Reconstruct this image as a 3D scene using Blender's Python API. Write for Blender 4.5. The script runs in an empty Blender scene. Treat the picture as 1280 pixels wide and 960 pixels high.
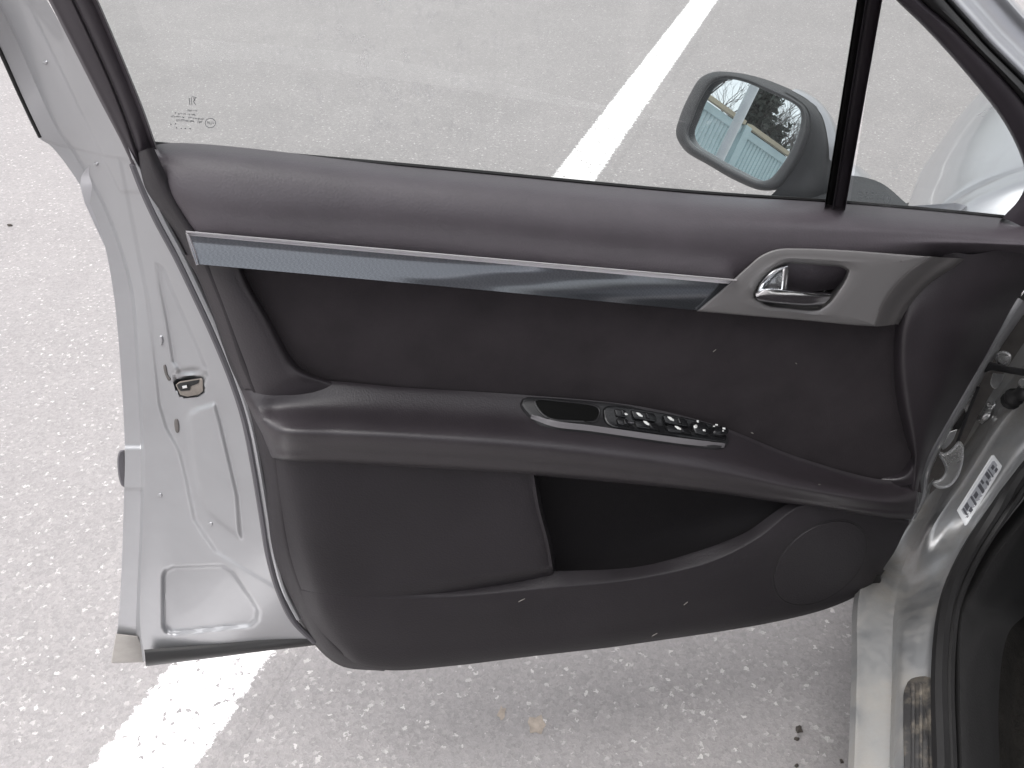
import bpy, bmesh, math, random
import numpy as np
from mathutils import Vector
from mathutils.bvhtree import BVHTree
from mathutils.geometry import tessellate_polygon
random.seed(5)
SC = bpy.context.scene
COL = SC.collection
R = math.radians

# ------------------------------------------------------------------ camera, sky, sun, exposure
F_PX, PITCH, CAM_H = 1100.0, R(36.5), 1.32
cam_d = bpy.data.cameras.new("camera")
cam_d.sensor_width = 36.0
cam_d.lens = 36.0 * F_PX / 1280.0
cam_d.clip_start = 0.02
cam_d.clip_end = 2000
cam = bpy.data.objects.new("camera", cam_d)
COL.objects.link(cam)
cam.location = (0, 0, CAM_H)
cam.rotation_euler = (R(90) - PITCH, 0, 0)
SC.camera = cam

SUN_EL, SUN_AZ = R(72), R(-115)      # azimuth clockwise from +Y
w = bpy.data.worlds.new("World")
SC.world = w
w.use_nodes = True
nt = w.node_tree
sky = nt.nodes.new("ShaderNodeTexSky")
sky.sky_type = 'NISHITA'
sky.sun_disc = False
sky.sun_elevation = SUN_EL
sky.sun_rotation = SUN_AZ
sky.dust_density = 4.0
hsv = nt.nodes.new("ShaderNodeHueSaturation")
hsv.inputs['Saturation'].default_value = 0.14
nt.links.new(sky.outputs[0], hsv.inputs['Color'])
bg = nt.nodes['Background']
nt.links.new(hsv.outputs[0], bg.inputs['Color'])
bg.inputs['Strength'].default_value = 0.14
sd = bpy.data.lights.new("sun", 'SUN')
sd.energy = 1.0
sd.angle = R(70)
sd.color = (1.0, 0.965, 0.94)
sun = bpy.data.objects.new("sun", sd)
COL.objects.link(sun)
sv = Vector((math.sin(SUN_AZ) * math.cos(SUN_EL), math.cos(SUN_AZ) * math.cos(SUN_EL), math.sin(SUN_EL)))
sun.rotation_euler = sv.to_track_quat('Z', 'Y').to_euler()
SC.view_settings.view_transform = 'Standard'
SC.view_settings.look = 'None'
SC.view_settings.exposure = 1.25
SC.view_settings.gamma = 1.0
SC.view_settings.use_curve_mapping = False

# ------------------------------------------------------------------ geometry helpers
CAM = np.array([0, 0, CAM_H])
cp, sp = math.cos(PITCH), math.sin(PITCH)
DAZ = R(80)                                             # the open door's direction
NRM = np.array([math.cos(DAZ), -math.sin(DAZ), 0.0])    # door normal, towards the viewer
EU = np.array([math.sin(DAZ), math.cos(DAZ), 0.0])      # along the door, towards the hinge
Q0 = np.array([-.5, .73, 0.0])
CAZ = R(19.5)                                           # the car's heading
CF = np.array([math.sin(CAZ), math.cos(CAZ), 0.0])
CR_ = np.array([math.cos(CAZ), -math.sin(CAZ), 0.0])
H0 = np.array([.585, .93, 0.0])                         # hinge foot


def ray(x, y):
    a = (x - 640) / F_PX
    b = (y - 480) / F_PX
    return np.array([a, cp - sp * b, -(sp + cp * b)])


def P(x, y, d=0.0):
    """point on the door's plane, d metres proud of it"""
    r = ray(x, y)
    t = (NRM @ (Q0 - CAM) + d) / (NRM @ r)
    return CAM + t * r


def Zp(x, y, z):
    r = ray(x, y)
    return CAM + r * (z - CAM_H) / r[2]


def D(u, z, d):
    return Q0 + EU * u + NRM * d + np.array([0, 0, z])


def K(c, r, z):
    return H0 + CF * c + CR_ * r + np.array([0, 0, z])


def lean(y):
    return max(0.0, 205.0 - y) * .0004


def PL(x, y, d=0.0):
    return P(x, y, d + lean(y))


def cr_seg(p, n, even=True):
    """centripetal Catmull-Rom through p (k x dim), n samples"""
    p = np.asarray(p, float)
    k = len(p)
    if k == 2:
        t = np.linspace(0, 1, n)[:, None]
        return p[0] * (1 - t) + p[1] * t
    ext = np.vstack([2 * p[0] - p[1], p, 2 * p[-1] - p[-2]])
    out = []
    per = 24
    for i in range(k - 1):
        p0, p1, p2, p3 = ext[i:i + 4]
        t0 = 0.0
        t1 = t0 + max(1e-6, np.linalg.norm(p1 - p0)) ** .5
        t2 = t1 + max(1e-6, np.linalg.norm(p2 - p1)) ** .5
        t3 = t2 + max(1e-6, np.linalg.norm(p3 - p2)) ** .5
        t = np.linspace(t1, t2, per, endpoint=(i == k - 2))[:, None]
        A1 = (t1 - t) / (t1 - t0) * p0 + (t - t0) / (t1 - t0) * p1
        A2 = (t2 - t) / (t2 - t1) * p1 + (t - t1) / (t2 - t1) * p2
        A3 = (t3 - t) / (t3 - t2) * p2 + (t - t2) / (t3 - t2) * p3
        B1 = (t2 - t) / (t2 - t0) * A1 + (t - t0) / (t2 - t0) * A2
        B2 = (t3 - t) / (t3 - t1) * A2 + (t - t1) / (t3 - t1) * A3
        out.append((t2 - t) / (t2 - t1) * B1 + (t - t1) / (t2 - t1) * B2)
    return np.vstack(out)


def cr(pts, n):
    """spline through pts, resampled evenly (a repeated point is a corner)"""
    segs, cur = [], [pts[0]]
    for a in pts[1:]:
        if tuple(a) == tuple(cur[-1]):
            if len(cur) > 1:
                segs.append(cur)
            cur = [a]
        else:
            cur.append(a)
    if len(cur) > 1:
        segs.append(cur)
    dense = []
    for i, s in enumerate(segs):
        q = cr_seg(s, 48)
        dense.append(q if i == 0 else q[1:])
    q = np.vstack(dense)
    m = min(3, q.shape[1]) if q.shape[1] != 3 else 2
    L = np.r_[0, np.cumsum(np.linalg.norm(np.diff(q[:, :m], axis=0), axis=1))]
    s = np.linspace(0, L[-1], n)
    return np.stack([np.interp(s, L, q[:, j]) for j in range(q.shape[1])], 1)


def across(rows, nv):
    """rows: list of (nu x dim) arrays -> interpolated rows, nv per span; a repeated row is a crease"""
    groups, cur = [], [rows[0]]
    for r_ in rows[1:]:
        if np.allclose(r_, cur[-1]):
            groups.append(cur)
            cur = [r_]
        else:
            cur.append(r_)
    groups.append(cur)
    out = []
    for gi, g in enumerate(groups):
        g = np.array(g)
        k = len(g)
        if k < 2:
            continue
        dist = np.array([max(1e-6, np.mean(np.linalg.norm(g[i + 1] - g[i], axis=1))) for i in range(k - 1)]) ** .5
        T = np.r_[0, np.cumsum(dist)]
        tan = np.zeros_like(g)
        for i in range(k):
            if i == 0:
                tan[i] = (g[1] - g[0]) / dist[0]
            elif i == k - 1:
                tan[i] = (g[-1] - g[-2]) / dist[-1]
            else:
                a = (g[i] - g[i - 1]) / dist[i - 1]
                b = (g[i + 1] - g[i]) / dist[i]
                tan[i] = (a * dist[i] + b * dist[i - 1]) / (dist[i] + dist[i - 1])
        for i in range(k - 1):
            for j in range(nv + (1 if i == k - 2 else 0)):
                t = j / nv
                h = dist[i]
                out.append((2 * t ** 3 - 3 * t * t + 1) * g[i] + (t ** 3 - 2 * t * t + t) * h * tan[i]
                           + (-2 * t ** 3 + 3 * t * t) * g[i + 1] + (t ** 3 - t * t) * h * tan[i + 1])
    return out


def grid_mesh(rows, closed=False, face_cam=True):
    n = len(rows[0])
    v = [tuple(p) for r_ in rows for p in r_]
    f = []
    for i in range(len(rows) - 1):
        for j in range(n if closed else n - 1):
            k = (j + 1) % n
            f.append((i * n + j, i * n + k, (i + 1) * n + k, (i + 1) * n + j))
    return orient(v, f) if face_cam else (v, f)


def orient(v, f):
    """turn the faces so that most look at the viewer"""
    V = np.array(v)
    s = 0.0
    for q in f[::max(1, len(f) // 200)]:
        a, b, c = V[q[0]], V[q[1]], V[q[2]]
        s += np.cross(b - a, c - a) @ (CAM - a) / (1e-9 + np.linalg.norm(np.cross(b - a, c - a)))
    return (v, [tuple(reversed(q)) for q in f]) if s < 0 else (v, f)


class MB:
    def __init__(self):
        self.v, self.f = [], []

    def add(self, vf):
        o = len(self.v)
        self.v += [tuple(p) for p in vf[0]]
        self.f += [tuple(i + o for i in q) for q in vf[1]]
        return self


ROOT = {}


def obj(name, vf, m, parent=None, smooth=True, angle=40, kind=None):
    if isinstance(vf, MB):
        vf = (vf.v, vf.f)
    off = ROOT.get(parent.name, (0, 0, 0)) if parent else (0, 0, 0)
    me = bpy.data.meshes.new(name)
    me.from_pydata([(p[0] - off[0], p[1] - off[1], p[2] - off[2]) for p in vf[0]], [], vf[1])
    me.materials.append(m)
    if smooth:
        me.shade_smooth()
        me.set_sharp_from_angle(angle=R(angle))
    me.update()
    o = bpy.data.objects.new(name, me)
    COL.objects.link(o)
    if parent:
        o.parent = parent
        ROOT[o.name] = off
    else:
        ROOT[o.name] = (0, 0, 0)
    if kind:
        o["kind"] = kind
    return o


def thing(name, label, cat, loc, group=None):
    o = bpy.data.objects.new(name, None)
    COL.objects.link(o)
    o.location = loc
    o.empty_display_size = .1
    o["label"] = label
    o["category"] = cat
    if group:
        o["group"] = group
    ROOT[o.name] = tuple(loc)
    return o


def tag(o, label, cat, group=None):
    o["label"] = label
    o["category"] = cat
    if group:
        o["group"] = group
    return o


def loft(curves, nu=60, nv=6, m=P):
    """curves in (x, y, height) lofted on a reference surface"""
    rows = across([cr(c, nu) for c in curves], nv)
    return grid_mesh([[m(*p) for p in r_] for r_ in rows])


def loft3(curves, nu=40, nv=5, face_cam=True):
    rows = across([cr([tuple(p) + (0,) for p in c], nu)[:, :3] for c in curves], nv)
    return grid_mesh(rows, face_cam=face_cam)


def inset(pts, k):
    q = np.asarray(pts, float)
    n = len(q)
    area = .5 * sum(q[i][0] * q[(i + 1) % n][1] - q[(i + 1) % n][0] * q[i][1] for i in range(n))
    sgn = 1 if area > 0 else -1
    out = []
    for i in range(n):
        e1 = q[i] - q[i - 1]
        e2 = q[(i + 1) % n] - q[i]
        e1 = e1 / (np.linalg.norm(e1) + 1e-9)
        e2 = e2 / (np.linalg.norm(e2) + 1e-9)
        nn = np.array([-(e1[1] + e2[1]), e1[0] + e2[0]])
        nn = nn / (np.linalg.norm(nn) + 1e-9) * sgn
        out.append(q[i] + nn * k)
    return np.array(out)


def outline(pts, n):
    """closed smooth outline (a repeated point is a corner)"""
    p = [tuple(a) + (0.0,) for a in pts]
    if p[0] == p[1]:
        p = p + [p[0]]
        return cr(p, n + 1)[:-1, :2]
    k = len(p)
    q = cr(p[-3:] + p + p[:3], 40 * (k + 5))
    i0 = int(np.argmin(np.linalg.norm(q[:200, :2] - np.array(p[0][:2]), axis=1)))
    tail = q[-240:]
    i1 = len(q) - 240 + int(np.argmin(np.linalg.norm(tail[:, :2] - np.array(p[0][:2]), axis=1)))
    return cr([tuple(a) for a in q[i0:i1 + 1]], n + 1)[:-1, :2] if False else resample(q[i0:i1 + 1, :2], n)


def resample(q, n):
    L = np.r_[0, np.cumsum(np.linalg.norm(np.diff(q, axis=0), axis=1))]
    s = np.linspace(0, L[-1], n, endpoint=False)
    return np.stack([np.interp(s, L, q[:, j]) for j in range(q.shape[1])], 1)


def plate(pts, h, thick, bev=1.5, m=P, n=60, bh=None, raw=False):
    """a bevelled plate with the given pixel outline, its top h above surface m"""
    o = np.asarray(pts, float) if raw else outline(pts, n)
    n = len(o)
    bh = thick * .35 if bh is None else bh
    i1, i2 = inset(o, bev * .3), inset(o, bev)
    hf = h if callable(h) else (lambda x, y: h)
    rings = [[m(x, y, hf(x, y) - thick) for x, y in o], [m(x, y, hf(x, y) - bh) for x, y in o],
             [m(x, y, hf(x, y) - bh * .3) for x, y in i1], [m(x, y, hf(x, y)) for x, y in i2]]
    v = [tuple(p) for r_ in rings for p in r_]
    f = []
    for a in range(3):
        for j in range(n):
            k = (j + 1) % n
            f.append((a * n + j, a * n + k, (a + 1) * n + k, (a + 1) * n + j))
    for t in tessellate_polygon([[Vector((x, y, 0)) for x, y in i2]]):
        f.append(tuple(3 * n + i for i in t))
    # orient every face outwards: top faces look at the viewer
    V = np.array(v)
    top = f[-1]
    nn = np.cross(V[top[1]] - V[top[0]], V[top[2]] - V[top[0]])
    if nn @ (CAM - V[top[0]]) < 0:
        f[3 * n:] = [tuple(reversed(q)) for q in f[3 * n:]]
    q = f[2 * n]
    nn = np.cross(V[q[1]] - V[q[0]], V[q[2]] - V[q[0]])
    if nn @ (CAM - V[q[0]]) < 0:
        f[:3 * n] = [tuple(reversed(q)) for q in f[:3 * n]]
    return v, f


def rings(curves, n=80, nv=4, m=P, corner=False):
    """closed loft between outlines: each (pts, height)"""
    rows = []
    for pts, h in curves:
        o = outline(pts, n)
        hf = h if callable(h) else (lambda x, y, h=h: h)
        rows.append(np.array([(x, y, hf(x, y)) for x, y in o]))
    rows = across(rows, nv)
    return grid_mesh([[m(*p) for p in r_] for r_ in rows], closed=True)


def tube(path, r, n=8, cap=True, even=True, ns=None):
    p = cr_seg([tuple(a) for a in path], 10) if len(path) > 2 else np.array(path, float)
    if ns:
        L = np.r_[0, np.cumsum(np.linalg.norm(np.diff(p, axis=0), axis=1))]
        s = np.linspace(0, L[-1], ns)
        p = np.stack([np.interp(s, L, p[:, j]) for j in range(3)], 1)
    v, f = [], []
    k = len(p)
    up = np.array([0.13, 0.2, 0.97])
    for i in range(k):
        t = p[min(i + 1, k - 1)] - p[max(i - 1, 0)]
        t = t / (np.linalg.norm(t) + 1e-9)
        a = np.cross(t, up)
        if np.linalg.norm(a) < .05:
            a = np.cross(t, np.array([1., 0, 0]))
        a /= np.linalg.norm(a)
        b = np.cross(t, a)
        rr = r(i / (k - 1)) if callable(r) else r
        for j in range(n):
            th = 2 * math.pi * j / n
            v.append(tuple(p[i] + rr * (a * math.cos(th) + b * math.sin(th))))
    for i in range(k - 1):
        for j in range(n):
            q = (j + 1) % n
            f.append((i * n + j, (i + 1) * n + j, (i + 1) * n + q, i * n + q))
    if cap:
        f.append(tuple(range(n)))
        f.append(tuple(reversed(range((k - 1) * n, k * n))))
    return v, f


def box(c, ex, ey, ez):
    c = np.array(c, float)
    v = []
    for sz in (-1, 1):
        for sx, sy in ((-1, -1), (1, -1), (1, 1), (-1, 1)):
            v.append(tuple(c + sx * np.array(ex) + sy * np.array(ey) + sz * np.array(ez)))
    f = [(3, 2, 1, 0), (4, 5, 6, 7), (0, 1, 5, 4), (1, 2, 6, 5), (2, 3, 7, 6), (3, 0, 4, 7)]
    return v, f


def on(vf):
    """mapper onto an existing surface: (x, y, height along the surface normal)"""
    if isinstance(vf, MB):
        vf = (vf.v, vf.f)
    b = BVHTree.FromPolygons([Vector(p) for p in vf[0]], vf[1])

    def m(x, y, h=0.0):
        r_ = Vector(ray(x, y)).normalized()
        loc, nn, i, dist = b.ray_cast(Vector(CAM), r_)
        if loc is None:
            return P(x, y, h)
        if nn.dot(r_) > 0:
            nn = -nn
        return np.array(loc + nn * h)
    return m


# ------------------------------------------------------------------ materials
def mat(name, base, rough=.5, metal=0.0, bump=0, bscale=400, bdist=.0006, var=0.0, vscale=8, coat=0.0, spec=.5, ior=None):
    m = bpy.data.materials.new(name)
    m.use_nodes = True
    t = m.node_tree
    b = t.nodes['Principled BSDF']
    b.inputs['Base Color'].default_value = (*base, 1)
    b.inputs['Roughness'].default_value = rough
    b.inputs['Metallic'].default_value = metal
    b.inputs['Specular IOR Level'].default_value = spec
    b.inputs['Coat Weight'].default_value = coat
    b.inputs['Coat Roughness'].default_value = .06
    tc = t.nodes.new('ShaderNodeTexCoord')
    if var:
        n = t.nodes.new('ShaderNodeTexNoise')
        n.inputs['Scale'].default_value = vscale
        n.inputs['Detail'].default_value = 6
        n.inputs['Roughness'].default_value = .65
        t.links.new(tc.outputs['Object'], n.inputs['Vector'])
        r_ = t.nodes.new('ShaderNodeMapRange')
        r_.inputs[1].default_value = .3
        r_.inputs[2].default_value = .7
        r_.inputs[3].default_value = 1 - var
        r_.inputs[4].default_value = 1 + var
        t.links.new(n.outputs[0], r_.inputs[0])
        x = t.nodes.new('ShaderNodeVectorMath')
        x.operation = 'SCALE'
        x.inputs[0].default_value = base
        t.links.new(r_.outputs[0], x.inputs['Scale'])
        t.links.new(x.outputs[0], b.inputs['Base Color'])
        r2 = t.nodes.new('ShaderNodeMapRange')
        r2.inputs[3].default_value = rough - .06
        r2.inputs[4].default_value = min(1, rough + .1)
        t.links.new(n.outputs[0], r2.inputs[0])
        t.links.new(r2.outputs[0], b.inputs['Roughness'])
    if bump:
        n2 = t.nodes.new('ShaderNodeTexNoise')
        n2.inputs['Scale'].default_value = bscale
        n2.inputs['Detail'].default_value = 3
        t.links.new(tc.outputs['Object'], n2.inputs['Vector'])
        bp = t.nodes.new('ShaderNodeBump')
        bp.inputs['Strength'].default_value = bump
        bp.inputs['Distance'].default_value = bdist
        t.links.new(n2.outputs[0], bp.inputs['Height'])
        t.links.new(bp.outputs[0], b.inputs['Normal'])
    return m


def nodes(m):
    t = m.node_tree
    return t, t.nodes, t.links, t.nodes['Principled BSDF']


M = {}
M['paint'] = mat('silver_paint', (.46, .465, .49), .28, .75, .05, 900, .0002, .05, 5, coat=.5)
M['inner'] = mat('silver_inner_paint', (.36, .362, .375), .34, .55, .04, 600, .0002, .05, 9, coat=.25)
M['pad'] = mat('upper_pad_plastic', (.058, .049, .057), .46, 0, .6, 460, .0006, .12, 14, spec=.6)
M['plastic'] = mat('dark_plastic', (.025, .0208, .0243), .40, 0, .6, 500, .0005, .14, 9, spec=.6)
M['lower'] = mat('lower_plastic', (.0165, .0138, .0165), .55, 0, .7, 450, .0007, .22, 6, spec=.35)
M['fabric'] = mat('door_fabric', (.0335, .0288, .0315), .9, 0, .8, 900, .0008, .16, 16, spec=.15)
M['pocket'] = mat('pocket_liner', (.009, .008, .009), .8, 0, .4, 500, .0006, .1, 10, spec=.2)
M['gloss'] = mat('gloss_black', (.010, .010, .011), .24, 0, 0, spec=.45)
M['satin'] = mat('satin_black', (.014, .0135, .015), .5, 0, .2, 700, .0003, spec=.5)
M['chrome'] = mat('chrome', (.85, .86, .88), .16, 1.0)
M['steel'] = mat('zinc_steel', (.88, .88, .88), .26, .85, .1, 300, .0004, .12, 20)
M['bezel'] = mat('satin_grey_bezel', (.178, .170, .171), .42, .3, .05, 900, .0002, .03, 12)
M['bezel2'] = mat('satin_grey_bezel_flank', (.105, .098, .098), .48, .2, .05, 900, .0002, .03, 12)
M['rubber'] = mat('black_rubber', (.011, .0105, .011), .55, 0, .3, 300, .0005, .2, 15, spec=.4)
M['greyrub'] = mat('grey_rubber', (.10, .095, .105), .55, 0, .2, 300, .0004, .1, 15, spec=.4)
M['trim'] = mat('frame_trim_plastic', (.042, .035, .042), .5, 0, .3, 700, .0004, .12, 12, spec=.4)
M['housing'] = mat('mirror_housing_plastic', (.030, .032, .035), .52, 0, .5, 700, .0005, .08, 20, spec=.45)
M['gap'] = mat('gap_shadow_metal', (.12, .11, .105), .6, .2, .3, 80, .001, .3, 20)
M['white'] = mat('sticker_white', (.72, .73, .75), .35, 0, 0, spec=.5)
M['ink'] = mat('sticker_ink', (.10, .10, .115), .5)
M['mark'] = mat('glass_print', (.20, .21, .22), .6)
M['glint'] = mat('switch_glint', (.80, .80, .78), .25, .3)  # pale colour for the glints painted on the switches
M['mirror'] = mat('mirror_glass', (.74, .80, .83), .0, 1.0)
M['beige'] = mat('beige_sealant', (.33, .31, .29), .6, 0, .2, 200, .0005, .15, 30)
M['carpet'] = mat('interior_dark', (.013, .0125, .013), .7, 0, .5, 300, .001, .25, 12, spec=.3)
M['floor'] = mat('footwell_carpet', (.012, .011, .010), .95, 0, 1.0, 260, .003, .4, 25, spec=.1)
M['tyre'] = mat('tyre_rubber', (.025, .025, .026), .8, 0, .3, 60, .003, .2, 10)
M['blackplate'] = None


def mk_trim():
    m = mat('carbon_look_trim', (.10, .115, .135), .15, .85, coat=.5)
    t, N, L, b = nodes(m)
    tc = N.new('ShaderNodeTexCoord')
    mp = N.new('ShaderNodeMapping')
    mp.inputs['Rotation'].default_value = (0, R(4), R(-10))
    L.new(tc.outputs['Object'], mp.inputs['Vector'])
    ck = N.new('ShaderNodeTexChecker')
    ck.inputs['Scale'].default_value = 460
    ck.inputs[1].default_value = (.153, .162, .178, 1)
    ck.inputs[2].default_value = (.125, .133, .147, 1)
    L.new(mp.outputs[0], ck.inputs['Vector'])
    L.new(ck.outputs[0], b.inputs['Base Color'])
    return m


def mk_glass():
    m = bpy.data.materials.new('window_glass')
    m.use_nodes = True
    t = m.node_tree
    N, L = t.nodes, t.links
    N.remove(N['Principled BSDF'])
    out = N['Material Output']
    tr = N.new('ShaderNodeBsdfTransparent')
    tr.inputs[0].default_value = (.755, .78, .77, 1)
    gl = N.new('ShaderNodeBsdfGlossy')
    gl.inputs['Roughness'].default_value = .02
    fr = N.new('ShaderNodeFresnel')
    fr.inputs[0].default_value = 1.5
    geo = N.new('ShaderNodeTexCoord')
    mx = N.new('ShaderNodeMixShader')
    L.new(fr.outputs[0], mx.inputs[0])
    L.new(tr.outputs[0], mx.inputs[1])
    L.new(gl.outputs[0], mx.inputs[2])
    # thin film of dust with run marks; its even share paints whitish sky haze
    df = N.new('ShaderNodeBsdfDiffuse')
    df.inputs[0].default_value = (.75, .75, .75, 1)
    mp = N.new('ShaderNodeMapping')
    mp.inputs['Scale'].default_value = (22, 22, 1.6)
    L.new(geo.outputs['Object'], mp.inputs[0])
    n = N.new('ShaderNodeTexNoise')
    n.inputs['Scale'].default_value = 1.0
    n.inputs['Detail'].default_value = 5
    L.new(mp.outputs[0], n.inputs['Vector'])
    rg = N.new('ShaderNodeMapRange')
    rg.inputs[1].default_value = .52
    rg.inputs[2].default_value = .78
    rg.inputs[3].default_value = .05
    rg.inputs[4].default_value = .15
    L.new(n.outputs[0], rg.inputs[0])
    ds = N.new('ShaderNodeVectorMath'); ds.operation = 'DISTANCE'
    ds.inputs[1].default_value = tuple(PL(505, 60, -.05) - K(.3, .9, 0))
    L.new(geo.outputs['Object'], ds.inputs[0])
    dm = N.new('ShaderNodeMapRange')
    dm.inputs[1].default_value = .15
    dm.inputs[2].default_value = .06
    L.new(ds.outputs['Value'], dm.inputs[0])
    mp2 = N.new('ShaderNodeMapping')
    mp2.inputs['Scale'].default_value = (75, 75, 3)
    L.new(geo.outputs['Object'], mp2.inputs[0])
    n2 = N.new('ShaderNodeTexNoise')
    n2.inputs['Scale'].default_value = 1.0
    n2.inputs['Detail'].default_value = 3
    L.new(mp2.outputs[0], n2.inputs['Vector'])
    r2 = N.new('ShaderNodeMapRange')
    r2.inputs[1].default_value = .52
    r2.inputs[2].default_value = .72
    r2.inputs[4].default_value = .30
    L.new(n2.outputs[0], r2.inputs[0])
    mm = N.new('ShaderNodeMath'); mm.operation = 'MULTIPLY'
    L.new(r2.outputs[0], mm.inputs[0])
    L.new(dm.outputs[0], mm.inputs[1])
    ad = N.new('ShaderNodeMath'); ad.operation = 'ADD'
    L.new(rg.outputs[0], ad.inputs[0])
    L.new(mm.outputs[0], ad.inputs[1])
    m2 = N.new('ShaderNodeMixShader')
    L.new(ad.outputs[0], m2.inputs[0])
    L.new(mx.outputs[0], m2.inputs[1])
    L.new(df.outputs[0], m2.inputs[2])
    L.new(m2.outputs[0], out.inputs[0])
    return m


def asphalt_nodes(m, k=1.0):
    """aggregate in bitumen; returns (nodes, colour socket)"""
    t, N, L, b = nodes(m)
    tc = N.new('ShaderNodeTexCoord')
    v1 = N.new('ShaderNodeTexVoronoi')
    v1.inputs['Scale'].default_value = 165
    v2 = N.new('ShaderNodeTexVoronoi')
    v2.inputs['Scale'].default_value = 330
    n1 = N.new('ShaderNodeTexNoise')
    n1.inputs['Scale'].default_value = 2.2
    n1.inputs['Detail'].default_value = 8
    n1.inputs['Roughness'].default_value = .7
    n2 = N.new('ShaderNodeTexNoise')
    n2.inputs['Scale'].default_value = 300
    n2.inputs['Detail'].default_value = 2
    nd = N.new('ShaderNodeTexNoise')
    nd.inputs['Scale'].default_value = 170
    nd.inputs['Detail'].default_value = 3
    L.new(tc.outputs['Object'], nd.inputs['Vector'])
    vs = N.new('ShaderNodeVectorMath'); vs.operation = 'MULTIPLY_ADD'
    vs.inputs[1].default_value = (.014, .014, .014)
    L.new(nd.outputs['Color'], vs.inputs[0])
    L.new(tc.outputs['Object'], vs.inputs[2])
    for q in (v1, v2, n1, n2):
        L.new(vs.outputs[0], q.inputs['Vector'])
    sep = N.new('ShaderNodeSeparateColor')
    L.new(v1.outputs['Color'], sep.inputs[0])
    ramp = N.new('ShaderNodeValToRGB')
    e = ramp.color_ramp
    e.elements[0].position = 0
    e.elements[0].color = (.215, .204, .205, 1)
    e.elements[1].position = 1
    e.elements[1].color = (.46, .44, .435, 1)
    for pos, c in ((.35, (.238, .226, .227, 1)), (.75, (.256, .242, .242, 1)), (.94, (.275, .26, .258, 1)), (.978, (.34, .325, .32, 1))):
        q = e.elements.new(pos)
        q.color = c
    L.new(sep.outputs[0], ramp.inputs[0])
    sep2 = N.new('ShaderNodeSeparateColor')
    L.new(v2.outputs['Color'], sep2.inputs[0])
    r2 = N.new('ShaderNodeMapRange')
    r2.inputs[3].default_value = .93
    r2.inputs[4].default_value = 1.07
    L.new(sep2.outputs[1], r2.inputs[0])
    r3 = N.new('ShaderNodeMapRange')
    r3.inputs[1].default_value = .3
    r3.inputs[2].default_value = .7
    r3.inputs[3].default_value = .93
    r3.inputs[4].default_value = 1.06
    L.new(n1.outputs[0], r3.inputs[0])
    mu = N.new('ShaderNodeMath')
    mu.operation = 'MULTIPLY'
    L.new(r2.outputs[0], mu.inputs[0])
    L.new(r3.outputs[0], mu.inputs[1])
    sc = N.new('ShaderNodeVectorMath')
    sc.operation = 'SCALE'
    L.new(ramp.outputs[0], sc.inputs[0])
    L.new(mu.outputs[0], sc.inputs['Scale'])
    ad = N.new('ShaderNodeMath')
    ad.operation = 'ADD'
    L.new(v1.outputs['Distance'], ad.inputs[0])
    L.new(n2.outputs[0], ad.inputs[1])
    bp = N.new('ShaderNodeBump')
    bp.inputs['Strength'].default_value = .40
    bp.inputs['Distance'].default_value = .0015
    L.new(ad.outputs[0], bp.inputs['Height'])
    L.new(bp.outputs[0], b.inputs['Normal'])
    b.inputs['Roughness'].default_value = .75
    return t, N, L, b, tc, sc.outputs[0], sep


def mk_asphalt():
    m = bpy.data.materials.new('worn_asphalt')
    m.use_nodes = True
    t, N, L, b, tc, col, sep = asphalt_nodes(m)
    L.new(col, b.inputs['Base Color'])
    return m


def mk_line(width):
    """worn white road paint, thin and broken at the edges, asphalt showing through"""
    m = bpy.data.materials.new('worn_road_paint')
    m.use_nodes = True
    t, N, L, b, tc, col, sep = asphalt_nodes(m)
    ua = N.new('ShaderNodeUVMap')
    sx = N.new('ShaderNodeSeparateXYZ')
    L.new(ua.outputs[0], sx.inputs[0])
    # distance to the nearest edge, in metres: width * (0.5 - |u - .5|)
    a = N.new('ShaderNodeMath'); a.operation = 'SUBTRACT'; a.inputs[1].default_value = .5
    L.new(sx.outputs[0], a.inputs[0])
    c = N.new('ShaderNodeMath'); c.operation = 'ABSOLUTE'
    L.new(a.outputs[0], c.inputs[0])
    d = N.new('ShaderNodeMapRange')
    d.inputs[1].default_value = .5
    d.inputs[2].default_value = .5 - .065 / width
    d.inputs[3].default_value = -.52
    d.inputs[4].default_value = .62
    L.new(c.outputs[0], d.inputs[0])
    n = N.new('ShaderNodeTexNoise')
    n.inputs['Scale'].default_value = 85
    n.inputs['Detail'].default_value = 7
    n.inputs['Roughness'].default_value = .75
    L.new(tc.outputs['Object'], n.inputs['Vector'])
    s = N.new('ShaderNodeMath'); s.operation = 'ADD'
    L.new(n.outputs[0], s.inputs[0])
    L.new(d.outputs[0], s.inputs[1])
    st = N.new('ShaderNodeMapRange')
    st.inputs[1].default_value = .47
    st.inputs[2].default_value = .56
    L.new(s.outputs[0], st.inputs[0])
    # worn specks inside
    v = N.new('ShaderNodeMapRange')
    v.inputs[1].default_value = .05
    v.inputs[2].default_value = .09
    L.new(sep.outputs[1], v.inputs[0])
    k = N.new('ShaderNodeMath'); k.operation = 'MULTIPLY'
    L.new(st.outputs[0], k.inputs[0])
    L.new(v.outputs[0], k.inputs[1])
    mx = N.new('ShaderNodeMix'); mx.data_type = 'RGBA'
    L.new(k.outputs[0], mx.inputs[0])
    L.new(col, mx.inputs[6])
    mx.inputs[7].default_value = (.78, .76, .76, 1)
    L.new(mx.outputs[2], b.inputs['Base Color'])
    return m


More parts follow.
